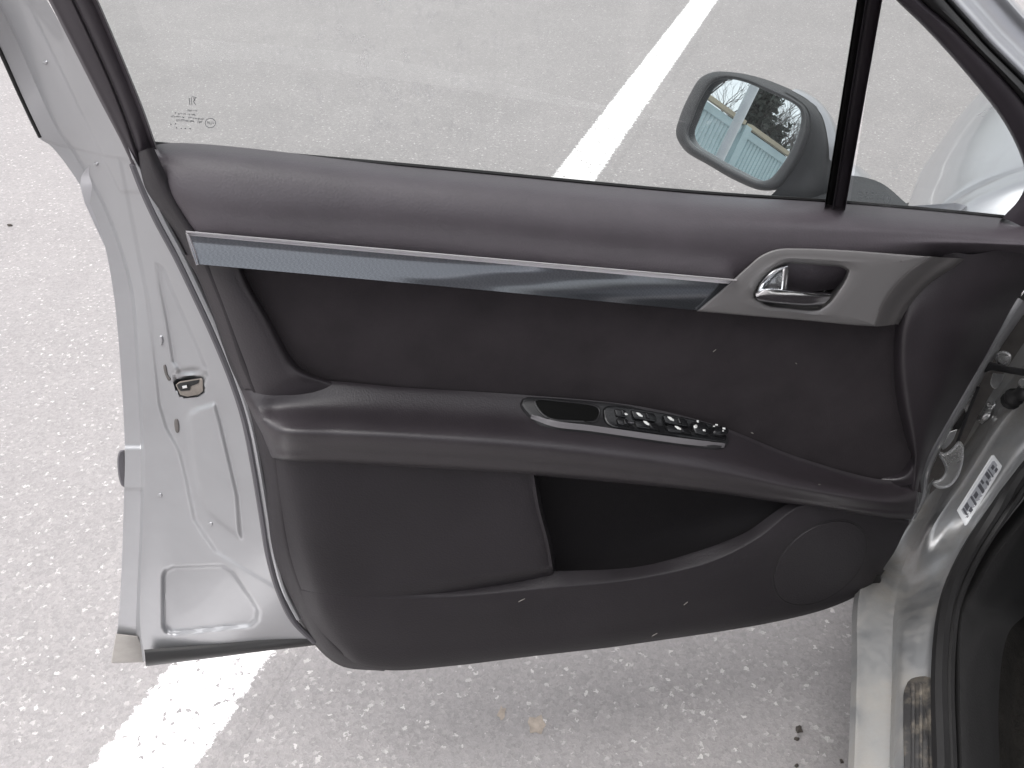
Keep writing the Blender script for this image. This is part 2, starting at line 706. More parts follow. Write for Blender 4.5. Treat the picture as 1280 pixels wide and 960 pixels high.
def mk_tread():
    m = mat('dusty_black_tread', (.03, .029, .03), .5, 0, .4, 300, .0006)
    t, N, L, b = nodes(m)
    tc = N.new('ShaderNodeTexCoord')
    n = N.new('ShaderNodeTexNoise')
    n.inputs['Scale'].default_value = 26
    n.inputs['Detail'].default_value = 8
    n.inputs['Roughness'].default_value = .7
    L.new(tc.outputs['Object'], n.inputs['Vector'])
    r_ = N.new('ShaderNodeMapRange')
    r_.inputs[1].default_value = .48
    r_.inputs[2].default_value = .75
    r_.inputs[4].default_value = .8
    L.new(n.outputs[0], r_.inputs[0])
    mx = N.new('ShaderNodeMix'); mx.data_type = 'RGBA'
    mx.inputs[6].default_value = (.03, .029, .03, 1)
    mx.inputs[7].default_value = (.22, .19, .15, 1)
    L.new(r_.outputs[0], mx.inputs[0])
    L.new(mx.outputs[2], b.inputs['Base Color'])
    return m


def mk_dirty_paint():
    """silver sill paint with a film of sandy dirt"""
    m = mat('dusty_silver_paint', (.60, .61, .635), .32, .7, .05, 900, .0002, 0, 5, coat=.3)
    t, N, L, b = nodes(m)
    tc = N.new('ShaderNodeTexCoord')
    n = N.new('ShaderNodeTexNoise')
    n.inputs['Scale'].default_value = 9
    n.inputs['Detail'].default_value = 8
    n.inputs['Roughness'].default_value = .7
    L.new(tc.outputs['Object'], n.inputs['Vector'])
    r_ = N.new('ShaderNodeMapRange')
    r_.inputs[1].default_value = .40
    r_.inputs[2].default_value = .70
    r_.inputs[4].default_value = .85
    L.new(n.outputs[0], r_.inputs[0])
    mx = N.new('ShaderNodeMix'); mx.data_type = 'RGBA'
    mx.inputs[6].default_value = (.34, .345, .355, 1)
    mx.inputs[7].default_value = (.25, .23, .20, 1)
    L.new(r_.outputs[0], mx.inputs[0])
    L.new(mx.outputs[2], b.inputs['Base Color'])
    r2 = N.new('ShaderNodeMapRange')
    r2.inputs[3].default_value = .35
    r2.inputs[4].default_value = .75
    L.new(r_.outputs[0], r2.inputs[0])
    L.new(r2.outputs[0], b.inputs['Roughness'])
    r3 = N.new('ShaderNodeMapRange')
    r3.inputs[3].default_value = .7
    r3.inputs[4].default_value = .1
    L.new(r_.outputs[0], r3.inputs[0])
    L.new(r3.outputs[0], b.inputs['Metallic'])
    return m


M['carbon'] = mk_trim()
M['glass'] = mk_glass()
M['asphalt'] = mk_asphalt()
LINE_W = .215
M['line'] = mk_line(LINE_W)
M['tread'] = mk_tread()
M['dusty'] = mk_dirty_paint()

# ------------------------------------------------------------------ ground and parking line
gv = [(-300, -300, 0), (300, -300, 0), (300, 300, 0), (-300, 300, 0)]
obj('asphalt_ground', (gv, [(0, 1, 2, 3)]), M['asphalt'], smooth=False, kind='structure')


def line_pt(c, r):
    p = CF * c + CR_ * r
    return (p[0], p[1], .003)


LC = -.805
lv, lf = [], []
for i in range(41):
    c = -6 + i * .75
    a_, b_ = line_pt(c, LC - LINE_W / 2), line_pt(c, LC + LINE_W / 2)
    lv += [line_pt(c, LC - LINE_W / 2 - .02)[:2] + (.0004,), a_, b_, line_pt(c, LC + LINE_W / 2 + .02)[:2] + (.0004,)]
    if i:
        for k in range(3):
            lf.append((4 * i - 4 + k, 4 * i - 3 + k, 4 * i + 1 + k, 4 * i + k))
ln = obj('parking_line', (lv, lf), M['line'], smooth=False, kind='structure')
uv = ln.data.uv_layers.new(name='UVMap')
for poly in ln.data.polygons:
    for li in poly.loop_indices:
        vi = ln.data.loops[li].vertex_index
        uv.data[li].uv = ((-.02 / LINE_W, 0, 1, 1 + .02 / LINE_W)[vi % 4], (vi // 4) / 10)

# ------------------------------------------------------------------ the car
car = thing('parked_car', 'silver car with its front door swung wide open, dark door lining facing the viewer', 'car', tuple(K(.3, .9, 0)))

# ---- sill and hinge pillar: one swept surface, profile lines from the outside to the cabin
A = [Zp(1060, 960, .27), Zp(1064, 850, .27), Zp(1068, 745, .27), P(1098, 705, -.09), P(1140, 640, -.13), P(1190, 550, -.14), P(1240, 460, -.145), P(1300, 380, -.145)]
B = [Zp(1083, 960, .288), Zp(1087, 850, .288), Zp(1091, 750, .288), P(1118, 690, -.085), P(1150, 640, -.12), P(1203, 560, -.135), P(1255, 480, -.14), P(1315, 405, -.14)]
B2 = [Zp(1112, 960, .294), Zp(1115, 850, .294), Zp(1117, 770, .294), P(1130, 705, -.045), P(1160, 645, -.085), P(1200, 585, -.10), P(1258, 500, -.105), P(1320, 440, -.105)]
Cc = [Zp(1122, 960, .335), Zp(1125, 850, .335), Zp(1129, 790, .335), P(1142, 720, .0), P(1164, 662, -.04), P(1204, 602, -.05), P(1263, 515, -.055), P(1325, 460, -.055)]
C2 = [Zp(1134, 960, .345), Zp(1138, 850, .345), Zp(1145, 785, .345), P(1157, 720, .02), P(1178, 668, -.03), P(1216, 610, -.045), P(1274, 527, -.05), P(1336, 470, -.05)]
Ee = [Zp(1150, 960, .349), Zp(1150, 850, .349), Zp(1156, 780, .349), P(1172, 720, .035), P(1193, 672, -.015), P(1227, 622, -.04), P(1280, 545, -.045), P(1345, 490, -.045)]
E2 = [Zp(1164, 960, .352), Zp(1160, 850, .352), Zp(1166, 775, .352), P(1181, 722, .05), P(1204, 675, .0), P(1236, 627, -.03), P(1287, 556, -.035), P(1352, 500, -.035)]
Ff = [Zp(1172, 960, .362), Zp(1168, 850, .362), Zp(1173, 778, .362), P(1188, 724, .07), P(1211, 678, .02), P(1242, 632, -.01), P(1293, 565, -.02), P(1360, 508, -.02)]
Gg = [Zp(1182, 960, .345), Zp(1178, 850, .345), Zp(1183, 782, .345), P(1197, 728, .05), P(1219, 684, .0), P(1250, 640, -.03), P(1300, 575, -.04), P(1368, 518, -.04)]
lines = [A, B, B2, Cc, C2, Ee, E2, Ff, Gg]
for l in lines:                       # carry the sill back to the middle post
    l.insert(0, l[0] - CF * 1.0)
under = [a + CR_ * .04 - np.array([0, 0, .11]) for a in A]
A2 = [p + CR_ * .005 + np.array([0, 0, .012]) for p in A]
sill_vf = loft3([under, A, A, A2, A2, B, B2, B2, Cc, C2, Ee, E2, Ff, Gg], 120, 4)
body = obj('sill_and_pillar', sill_vf, M['dusty'], car)
onS = on(sill_vf)

# clean paint of the upper pillar is a panel of its own
pill = [[p for p in l[4:]] for l in (B2, Cc, C2, Ee, E2, Ff)]

# ---- door seal around the opening, two lips
for off, rad, nm in ((5, .010, 'door_seal'), (17, .007, 'seal_lip')):
    pts = []
    for i, (x, y) in enumerate(((1174, 1060), (1172, 960), (1169, 850), (1174, 780), (1188, 724), (1211, 678), (1242, 632), (1293, 565), (1350, 500))):
        zz = .375 if off < 10 else .370
        if i < 4:
            pts.append(Zp(x + off, y, zz))
        else:
            dd = [.085, .035, .005, -.005, -.01][i - 4]
            pts.append(P(x + off * .9, y + off * .5, dd))
    pts.insert(0, pts[0] - CF * .7)
    obj(nm, tube(pts, rad, 8, ns=70), M['rubber'], body)

# ---- cabin side trim seen past the seal
def zline(z, pts, dz):
    out = [Zp(x, y, z) for x, y in pts[:3]] + [P(x, y, d) for x, y, d in dz]
    return [out[0] - CF * .7] + out


G1 = zline(.352, ((1194, 960), (1190, 850), (1194, 785)), ((1208, 733, .055), (1230, 690, .0), (1261, 648, -.03), (1312, 585, -.04)))
G2 = zline(.372, ((1203, 960), (1200, 850), (1202, 775)), ((1220, 738, .085), (1250, 688, .035), (1282, 650, .01), (1330, 600, 0)))
G3 = zline(.33, ((1228, 960), (1226, 855), (1230, 790)), ((1252, 750, .03), (1290, 700, -.03), (1320, 665, -.05), (1360, 620, -.05)))
G4 = zline(.25, ((1250, 960), (1249, 862), (1256, 805)), ((1290, 760, -.03), (1330, 715, -.08), (1360, 690, -.10), (1400, 650, -.1)))
G5 = zline(.19, ((1300, 960), (1300, 870), (1310, 820)), ((1350, 780, -.10), (1390, 740, -.16), (1420, 710, -.2), (1450, 680, -.2)))
kick_vf = loft3([[p for p in g] for g in (G1, G2, G3, G4)], 60, 5)
inn = obj('kick_panel', kick_vf, M['carpet'], car)
obj('carpet', loft3([G4, G5, [p + CR_ * .55 for p in G5]], 60, 4), M['floor'], inn)

# ---- ribbed tread plate on the sill
tp = [(1132, 965), (1132, 965), (1131, 900), (1132, 866), (1139, 852), (1152, 848), (1166, 848), (1166, 848), (1168, 900), (1169, 965), (1169, 965)]
obj('tread_plate', plate(tp + [tp[0]] if False else [(1132, 1010), (1132, 1010), (1131, 900), (1132, 866), (1139, 852), (1152, 848), (1166, 848), (1166, 848), (1170, 1010), (1170, 1010)], .006, .008, 2, onS, 70), M['tread'], body)
for x0, x1 in ((1142, 1141), (1151, 1151), (1160, 1161)):
    obj('tread_rib', plate([(x0 - 2, 858), (x0 - 2, 858), (x0 + 2, 858), (x0 + 2, 858), (x1 + 2, 1005), (x1 + 2, 1005), (x1 - 2, 1005), (x1 - 2, 1005)], .0095, .004, 1, onS, 40), M['tread'], body)

# ---- label on the pillar: white border, grey blocks
q = [(1196, 638), (1241, 567), (1253, 583), (1207, 659)]


def quad(s, t):
    a = np.array(q[0]) * (1 - s) + np.array(q[1]) * s
    b = np.array(q[3]) * (1 - s) + np.array(q[2]) * s
    return tuple(a * (1 - t) + b * t)


def qrect(s0, s1, t0, t1):
    c = [quad(s0, t0), quad(s1, t0), quad(s1, t1), quad(s0, t1)]
    return [c[0], c[0], c[1], c[1], c[2], c[2], c[3], c[3]]


stk = obj('sticker', plate(qrect(0, 1, 0, 1), .0016, .0022, .8, onS, 40), M['white'], body)
mg = mat('sticker_grey', (.36, .37, .40), .4)
obj('sticker_field', plate(qrect(.07, .95, .18, .82), .0022, .0009, .4, onS, 40), mg, body)
sb = MB()
rng = random.Random(3)
for s0, s1, t0, t1 in ((.09, .13, .2, .8), (.14, .22, .2, .5), (.17, .24, .55, .8), (.30, .34, .2, .8), (.36, .44, .3, .55), (.50, .56, .22, .78), (.58, .62, .2, .45),
                       (.64, .68, .5, .8), (.70, .76, .2, .6), (.78, .80, .2, .8), (.84, .90, .3, .5), (.86, .92, .6, .8)):
    sb.add(plate(qrect(s0, s1, t0, t1), .0027, .0007, .25, onS, 12))
obj('sticker_print', sb, M['ink'], body)

# ---- body shell: wing, bonnet, roof, posts, rear side, wheels
def shell(secs, nu=30, nv=5):
    return loft3([[K(*p) for p in s] for s in secs], nu, nv, face_cam=False)


WING = np.polyfit((.0, .2, .35, .5, .68, .85, 1.02, 1.17, 1.3), (-.092, -.09, -.078, -.052, -.018, .026, .096, .173, .26), 4)


def fender_sec(c):
    r0 = float(np.polyval(WING, c))
    arch = 0.0
    zl = .22
    x = (c - .50) / .36
    if abs(x) < 1:
        zl = max(zl, .33 + .345 * math.sqrt(1 - x * x))
    drop = .045 * max(0, c - .1) + .10 * max(0, c - .9) ** 2 + .6 * max(0, .1 - c)
    return [(c, r0 + .03, zl), (c, r0 + .005, max(zl + .02, .45)), (c, r0 - .004, max(zl + .04, .66)), (c, r0 + .004, .74 - drop * .6), (c, r0 + .035, .815 - drop), (c, r0 + .11, .875 - drop),
            (c, r0 + .30 - .1 * min(1, max(0, c - .9)), .93 - drop)]


secs = [fender_sec(c) for c in (.03, .07, .10, .12, .14, .16, .2, .26, .35, .43, .5, .57, .65, .74, .8, .84, .87, .95, 1.05, 1.2)]
obj('front_wing', shell(secs, 26, 3), M['paint'], car)
secs = []
for c in (-.02, .15, .4, .7, 1.0, 1.25, 1.4):
    drop = .045 * max(0, c - .1) + .10 * max(0, c - .9) ** 2
    zc = .965 - drop * .9
    e = .06 * max(0, c - .9) ** 2
    secs.append([(c, .219 + e, .935 - drop), (c, .32, .955 - drop * .95), (c, .6, zc), (c, .9, zc + .012), (c, 1.2, zc), (c, 1.48, .955 - drop * .95), (c, 1.58 - e, .935 - drop)])
obj('bonnet', shell(secs, 26, 4), M['paint'], car)
sec = fender_sec(1.2)
secs = [[(1.2 + .0 * i, p[1], p[2]) for p in sec] for i in (0,)]
nose = [[(1.40 - .0, .30, .80), (1.40, .9, .82), (1.40, 1.5, .80)], [(1.52, .35, .62), (1.58, .9, .62), (1.52, 1.45, .62)], [(1.50, .32, .3), (1.56, .9, .3), (1.50, 1.48, .3)]]
obj('front_bumper', shell(nose, 20, 4), M['paint'], car)
# far wing
secs = [[(c, 1.8 - r_, z) for c, r_, z in fender_sec(c)] for c in (.03, .2, .5, .8, 1.2)]
obj('front_wing', shell(secs, 20, 3), M['paint'], car)
# roof, posts
roof = [[(-.85, .26, 1.36), (-.78, .5, 1.40), (-.75, .9, 1.415), (-.78, 1.3, 1.40), (-.85, 1.54, 1.36)], [(-1.3, .22, 1.40), (-1.3, .5, 1.45), (-1.3, .9, 1.465), (-1.3, 1.3, 1.45), (-1.3, 1.58, 1.40)],
        [(-2.3, .26, 1.36), (-2.3, .5, 1.41), (-2.3, .9, 1.425), (-2.3, 1.3, 1.41), (-2.3, 1.54, 1.36)]]
obj('roof', shell(roof, 24, 6), M['paint'], car)
for s in (0, 1):
    f = (lambda r_: r_) if s == 0 else (lambda r_: 1.8 - r_)
    obj('windscreen_post', tube([K(.22, f(.13), .93), K(-.3, f(.19), 1.17), K(-.85, f(.26), 1.36)], .035, 10), M['paint'], car)
    obj('roof_rail', tube([K(-.85, f(.26), 1.36), K(-1.3, f(.22), 1.40), K(-2.3, f(.26), 1.36)], .03, 10), M['paint'], car)
    obj('middle_post', tube([K(-1.12, f(.06), .30), K(-1.12, f(.02), .85), K(-1.2, f(.22), 1.39)], .045, 10), M['satin'], car)
    sd_ = [[(c, f(-.04), .22), (c, f(-.1), .5), (c, f(-.11), .7), (c, f(-.02), .92)] for c in (-1.16, -1.6, -2.1, -2.6, -3.0)]
    obj('rear_side', shell(sd_, 16, 3), M['paint'], car)
obj('windscreen', shell([[(.14, .22, .95), (.24, .9, .965), (.14, 1.58, .95)], [(-.78, .28, 1.36), (-.74, .9, 1.405), (-.78, 1.52, 1.36)]], 16, 6), M['glass'], car)
obj('dashboard', shell([[(.1, .16, .5), (.05, .9, .5), (.1, 1.64, .5)], [(-.18, .16, .6), (-.2, .9, .6), (-.18, 1.64, .6)], [(-.22, .16, .78), (-.2, .9, .8), (-.22, 1.64, .78)],
                        [(-.1, .14, .88), (-.06, .9, .92), (-.1, 1.66, .88)], [(.16, .2, .93), (.2, .9, .945), (.16, 1.6, .93)]], 24, 4), M['carpet'], car)
st = []
for i in range(25):
    a = 2 * math.pi * i / 24
    st.append(K(-.40 - .08 * math.sin(a), .47 + .185 * math.cos(a), .82 + .17 * math.sin(a)))
obj('steering_wheel', tube(st, .015, 8, cap=False), M['satin'], car)
seat = [[(-.62, .28, .36), (-.62, .47, .40), (-.62, .70, .36)], [(-.75, .25, .45), (-.75, .47, .43), (-.75, .73, .45)], [(-1.1, .25, .45), (-1.1, .47, .42), (-1.1, .73, .45)],
        [(-1.22, .25, .55), (-1.22, .47, .53), (-1.22, .73, .55)], [(-1.38, .27, 1.0), (-1.36, .47, .98), (-1.38, .71, 1.0)], [(-1.46, .3, 1.02), (-1.46, .47, 1.02), (-1.46, .68, 1.02)]]
obj('driver_seat', shell(seat, 20, 5), M['carpet'], car)
def wheel(c, r_):
    cen = K(c, r_, .32)
    v, f = [], []
    prof = [(.20, -.09), (.27, -.105), (.315, -.08), (.32, 0), (.315, .08), (.27, .105), (.20, .09)]
    n = 40
    for i in range(n):
        a = 2 * math.pi * i / n
        for rr, o in prof:
            v.append(tuple(cen + CF * rr * math.cos(a) + np.array([0, 0, rr * math.sin(a)]) + CR_ * o))
    k = len(prof)
    for i in range(n):
        for j in range(k - 1):
            f.append((i * k + j, i * k + j + 1, ((i + 1) % n) * k + j + 1, ((i + 1) % n) * k + j))
    wo = obj('wheel', (v, f), M['tyre'], car)
    mb = MB()
    for i in range(7):
        a = 2 * math.pi * i / 7
        dr = CF * math.cos(a) + np.array([0, 0, math.sin(a)])
        tn = -CF * math.sin(a) + np.array([0, 0, math.cos(a)])
        mb.add(box(cen + dr * .11 - CR_ * .08, dr * .11, tn * .02, CR_ * .01))
    mb.add(tube([cen - CR_ * .1, cen + CR_ * .06], .05, 16))
    obj('rim', mb, M['steel'], wo)


for c in (.50, -2.2):
    for r_ in (.03, 1.77):
        wheel(c, r_)

# ------------------------------------------------------------------ the open door: metal shell
def inside_d(x, y, poly):
    """signed pixel distance of arrays x, y to a polygon, positive inside"""
    p = np.array(poly, float)
    n = len(p)
    dm = np.full(x.shape, 1e9)
    ins = np.zeros(x.shape, bool)
    for i in range(n):
        a, b = p[i], p[(i + 1) % n]
        e = b - a
        t = np.clip(((x - a[0]) * e[0] + (y - a[1]) * e[1]) / (e @ e + 1e-9), 0, 1)
        dm = np.minimum(dm, np.hypot(x - a[0] - t * e[0], y - a[1] - t * e[1]))
        c = ((a[1] > y) != (b[1] > y)) & (x < (b[0] - a[0]) * (y - a[1]) / (b[1] - a[1] + 1e-12) + a[0])
        ins ^= c
    return np.where(ins, dm, -dm)


def sm(t):
    t = np.clip(t, 0, 1)
    return t * t * (3 - 2 * t)


J0 = [(-38, -10, -.06), (0, 66, -.085), (49, 172, -.112), (63, 182, -.114), (88, 213, -.115), (109, 248, -.116), (129, 300, -.116), (142, 367, -.116), (150, 450, -.116), (156, 559, -.116), (155, 620, -.116), (150, 750, -.113), (146, 791, -.112), (141, 826, -.11)]
J1 = [(-18, -30, -.062), (22, 54, -.087), (70, 160, -.105), (88, 186, -.11), (113, 228, -.112), (133, 268, -.112), (150, 315, -.112), (163, 367, -.112), (170, 450, -.112), (176, 559, -.112), (176, 620, -.112), (171, 750, -.110), (170, 791, -.110), (174, 826, -.108)]
J2 = [(-15, -32, -.055), (25, 52, -.078), (73, 158, -.098), (92, 184, -.101), (117, 226, -.103), (137, 266, -.103), (154, 313, -.103), (167, 365, -.103), (174, 450, -.103), (180, 559, -.103), (180, 620, -.103), (175, 750, -.101), (176, 791, -.101), (182, 827, -.10)]
J3 = [(-2, -38, -.035), (38, 44, -.055), (86, 145, -.073), (108, 180, -.078), (133, 228, -.083), (155, 280, -.085), (173, 330, -.086), (186, 380, -.087), (199, 455, -.088), (216, 540, -.088), (220, 620, -.088), (216, 740, -.09), (216, 790, -.09), (230, 818, -.09)]
J4 = [(16, -44, .0), (58, 35, -.015), (108, 130, -.03), (132, 172, -.036), (160, 228, -.043), (185, 284, -.046), (207, 335, -.048), (227, 385, -.05), (250, 455, -.05), (275, 530, -.05), (285, 620, -.05), (292, 735, -.052), (300, 785, -.054), (325, 808, -.054)]
J5 = [(30, -50, .05), (70, 20, .035), (125, 115, .012), (152, 168, .0), (180, 222, -.01), (206, 280, -.014), (232, 335, -.016), (256, 385, -.018), (285, 450, -.02), (311, 525, -.02), (325, 620, -.02), (345, 725, -.022), (362, 770, -.024), (398, 800, -.024)]
rows = across([cr(c, 420) for c in (J0, J1, J1, J2, J2, J3, J4, J5)], 24)
G = np.array(rows)
X, Y, Hh = G[..., 0], G[..., 1], G[..., 2].copy()
E1 = [(204, 720), (207, 713), (217, 709), (277, 707), (290, 715), (313, 748), (322, 763), (320, 775), (312, 782), (217, 792), (208, 790), (204, 783)]
E2p = [(235, 527), (238, 517), (247, 511), (268, 505), (275, 530), (288, 585), (296, 620), (300, 672), (284, 660), (259, 640), (247, 615), (240, 570)]
E3 = [(196, 330), (204, 336), (222, 380), (245, 430), (257, 460), (244, 466), (226, 466), (216, 452), (208, 400), (200, 360)]
E4 = [(184, 372), (190, 420), (199, 505), (208, 535), (224, 563), (233, 600), (243, 650), (270, 690), (420, 780), (420, 300), (150, 200)]
E5 = [(10, -50), (34, 0), (80, 95), (127, 192), (150, 240), (190, 240), (140, 100), (60, -60)]
E6 = [(-60, -60), (-60, 160), (40, 171), (62, 178), (128, 194), (200, 205), (200, -60)]
for poly, dep, wd in ((E5, -.0035, 3.5), (E6, -.002, 3), (E1, .008, 6), (E2p, -.006, 7.5), (E3, .006, 7), (E4, .0035, 7)):
    Hh -= dep * sm((inside_d(X, Y, poly) + wd / 2) / wd)
LH = [(217, 479), (222, 474), (240, 470), (253, 472), (255, 482), (254, 490), (248, 495), (233, 497), (224, 494)]
Hh -= .030 * sm((inside_d(X, Y, LH) + .5) / 3)
# latch lip above the hole bulges out
LB = [(216, 470), (222, 463), (240, 460), (256, 462), (260, 470), (256, 477), (238, 477), (219, 479)]
Hh -= .007 * sm((inside_d(X, Y, LB) + 3) / 8)
# horizontal step in the hem, fold below it
Hh += .0035 * sm((181 - X) / 4) * sm((Y - 556) / 6) * sm((613 - Y) / 3)
door_rows = [[P(x, y, h) for x, y, h in zip(X[i], Y[i], Hh[i])] for i in range(G.shape[0])]
door_vf = grid_mesh(door_rows)
door = obj('door', door_vf, M['inner'], car, angle=60)
onD = on(door_vf)

# latch inside its opening
onLt = lambda x, y, h=0.0: P(x, y, -.0925 + (x - 205) * .00072 + h)
obj('latch', plate([(219.5, 481), (224, 477), (252, 472.5), (253.5, 475), (254, 489), (248.5, 493.5), (234, 496), (225, 493.5)], .0, .004, 1.2, onLt, 40, raw=True), mat('latch_recess', (.20, .175, .155), .6, .2, .2, 120, .0006, .3, 30), door)
obj('latch_mouth', plate([(221, 481), (225, 478.5), (249, 474.5), (248, 479), (238, 483), (237, 488), (226, 489), (223, 486)], .0015, .002, .6, onLt, 24, raw=True), M['rubber'], door)
obj('latch_claw', plate([(227.5, 482.5), (233.5, 481.3), (234, 484.8), (228.3, 485.8)], .004, .002, .5, onLt, 20, raw=True), M['steel'], door)
for poly in ([(203, 431), (205, 431), (208, 445), (205, 445)], [(205, 456), (207, 456), (210, 468), (214, 474), (212, 476), (207, 468)], [(219, 524), (222, 524), (224, 539), (222.5, 541), (220, 539)], [(200.5, 411), (202, 411), (202.5, 415), (201, 415)]):
    obj('slot', plate(poly, .0012, .002, .4, onD, 24), M['gap'], door)
obj('slot_edge', plate([(200.5, 419), (203, 420), (204, 428), (202, 432)], .002, .003, .6, onD, 20), M['inner'], door)
for x, y in ((200, 619), (263, 655), (57, 78), (120, 205)):
    a = [(x + 3.0 * math.cos(t * 1.047), y + 2.6 * math.sin(t * 1.047)) for t in range(6)]
    obj('plug', plate(a, .0016, .003, 1, onD, 24), M['inner'], door)
# door buffer and its plate at the trailing edge
obj('buffer', plate([(147, 570), (150, 563), (156, 562), (156, 562), (158, 610), (158, 610), (152, 607), (148, 595)], -.12, .02, 2, P, 40), M['greyrub'], door)
# beige sealant cap at the lower corner, black bottom strip
obj('corner_cap', plate([(145, 792), (145, 792), (172, 795), (172, 795), (180, 818), (180, 828), (180, 828), (139, 829), (139, 829), (141, 815)], .0015, .004, 1, lambda x, y, h: P(x, y, -.105 + h), 50), M['beige'], door)
obj('bottom_strip', loft([[(180, 812, -.09), (260, 806, -.075), (330, 798, -.05), (398, 790, -.03)], [(181, 818, -.085), (260, 812, -.07), (330, 804, -.045), (397, 796, -.025)], [(182, 831, -.085), (262, 821, -.07), (330, 812, -.045), (400, 804, -.025)], [(182, 833, -.10), (262, 823, -.085), (330, 814, -.06), (400, 806, -.04)]], 40, 4), M['rubber'], door)
# rubber seal and bright flange beside the lining
SL = [(166, 205), (178, 236), (196, 275), (219, 318), (243, 368), (266, 418), (288, 472), (305, 525), (317, 585), (326, 640), (335, 695), (348, 740), (366, 776), (392, 802)]
obj('door_seal', tube([P(x + 1, y, -.012) for x, y in SL], .0042, 8, ns=90), M['greyrub'], door)
obj('seal_carrier', tube([P(x + 7, y - 3, -.010) for x, y in SL[:-1]], .0035, 8, ns=90), M['inner'], door)
# outer skin of the door
jp = cr(J0, 200)


def j_at(z):
    q = [P(x, y, d) for x, y, d in jp]
    i = int(np.argmin([abs(p[2] - z) for p in q]))
    return float(EU @ (q[i] - Q0)), float(NRM @ q[i])


nq = float(NRM @ Q0)
skin = [[P(x, y, -.052) for x, y in ((150, 190), (330, 199), (520, 214), (860, 246), (1160, 268), (1290, 281))],
        [P(x, y, -.085) for x, y in ((120, 200), (320, 203), (520, 218), (860, 250), (1160, 272), (1290, 285))],
        [P(x, y, -.112) for x, y in ((100, 232), (320, 236), (520, 242), (860, 268), (1160, 290), (1280, 300))]]
for z, dd in ((.84, .004), (.72, .012), (.60, .014), (.45, .012), (.32, .004), (.22, -.004)):
    u0, d0 = j_at(z)
    d0 -= nq
    ub = {.84: 1.10, .72: 1.12, .60: 1.12, .45: 1.10, .32: 1.05, .22: 1.02}[z]
    skin.append([D(u0 + .004, z, d0 - .001), D(u0 + .05, z, d0 - dd), D(.3, z, d0 - dd * 1.6), D(.6, z, d0 - dd * 1.7), D(.9, z, d0 - dd * 1.2), D(ub, z, d0)])
obj('outer_skin', loft3(skin, 40, 4, face_cam=False), M['paint'], door)
obj('edge_seal', tube([P(x + 1, y, d + .002) for x, y, d in ((-38, -10, -.06), (0, 66, -.085), (25, 121, -.1), (49, 171, -.112))], .0019, 8, ns=40), M['rubber'], door)
# sheet closing the shell behind the lining
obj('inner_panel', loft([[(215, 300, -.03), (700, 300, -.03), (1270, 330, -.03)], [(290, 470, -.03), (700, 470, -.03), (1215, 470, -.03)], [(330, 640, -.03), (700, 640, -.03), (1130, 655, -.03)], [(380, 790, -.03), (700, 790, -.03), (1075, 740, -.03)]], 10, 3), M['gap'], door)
# front edge: narrow silver flange against the pillar
FE = [[(1272, 372, -.025), (1240, 425, -.025), (1205, 489, -.025), (1164, 561, -.025), (1150, 592, -.025), (1147, 624, -.025), (1133, 655, -.025)],
      [(1284, 380, -.03), (1250, 430, -.03), (1217, 488, -.03), (1180, 551, -.03), (1162, 590, -.03), (1156, 622, -.03), (1142, 649, -.03)],
      [(1286, 384, -.08), (1252, 433, -.08), (1219, 490, -.08), (1181, 553, -.08), (1163, 592, -.08), (1157, 622, -.08), (1143, 650, -.08)]]
obj('hinge_flange', loft([[(x - 12, y, d + .002) for x, y, d in FE[0]], FE[0], FE[1], FE[2]], 50, 4), M['inner'], door)

# ------------------------------------------------------------------ window frame, glass, pillar
# rear frame trim (black), two strips with a groove
T0 = [(40, -45, .01), (64, 2, 0), (110, 92, -.004), (150, 172, -.01), (170, 215, -.014), (186, 236, -.016)]
T1 = [(68, -50, .016), (91, -2, .008), (138, 100, .0), (158, 150, -.004), (172, 190, -.008), (188, 235, -.014)]
T2 = [(94, -58, .012), (119, -6, .004), (160, 90, -.004), (180, 140, -.008), (192, 174, -.012), (197, 187, -.014)]
obj('frame_trim', loft([[(x - 2, y + 1, d - .02) for x, y, d in T0], T0, [(x + 5, y - 2, d + .005) for x, y, d in T0], [(x - 3, y + 1, d + .004) for x, y, d in T1], T1], 60, 4, PL), M['trim'], door)
obj('frame_trim', loft([[(x - 1, y, d - .006) for x, y, d in T1], [(x + 2, y, d + .003) for x, y, d in T1], [(x - 6, y + 1, d + .006) for x, y, d in T2], T2, [(x + 1, y, d - .05) for x, y, d in T2]], 60, 4, PL), M['trim'], door)
# frame over the top, beyond the picture
fr = [PL(52, -62, .0), D(.155, 1.27, .15), D(.24, 1.37, .19), D(.40, 1.395, .20), D(.60, 1.35, .18), D(.78, 1.24, .13), PL(1110, -62, -.01)]
obj('window_frame', tube(fr, .022, 10, ns=60), M['paint'], door)
# main glass
belt = [(186, 184, -.055), (520, 212, -.055), (860, 245, -.055), (1048, 258, -.055)]
g_top = [D(.19, 1.34, .165), D(.40, 1.385, .19), D(.62, 1.335, .17), D(.80, 1.2, .11)]
g_mid = [(110, -8, -.045), (520, -8, -.045), (860, -8, -.045), (1088, -8, -.045)]
b3 = [[PL(*p) for p in cr(belt, 20)], [PL(*p) for p in cr(g_mid, 20)], list(cr([tuple(p) + (0,) for p in g_top], 20)[:, :3])]
glass_vf = grid_mesh(across([np.array(r_) for r_ in b3], 6))
obj('window_glass', glass_vf, M['glass'], door)
onG = on(glass_vf)
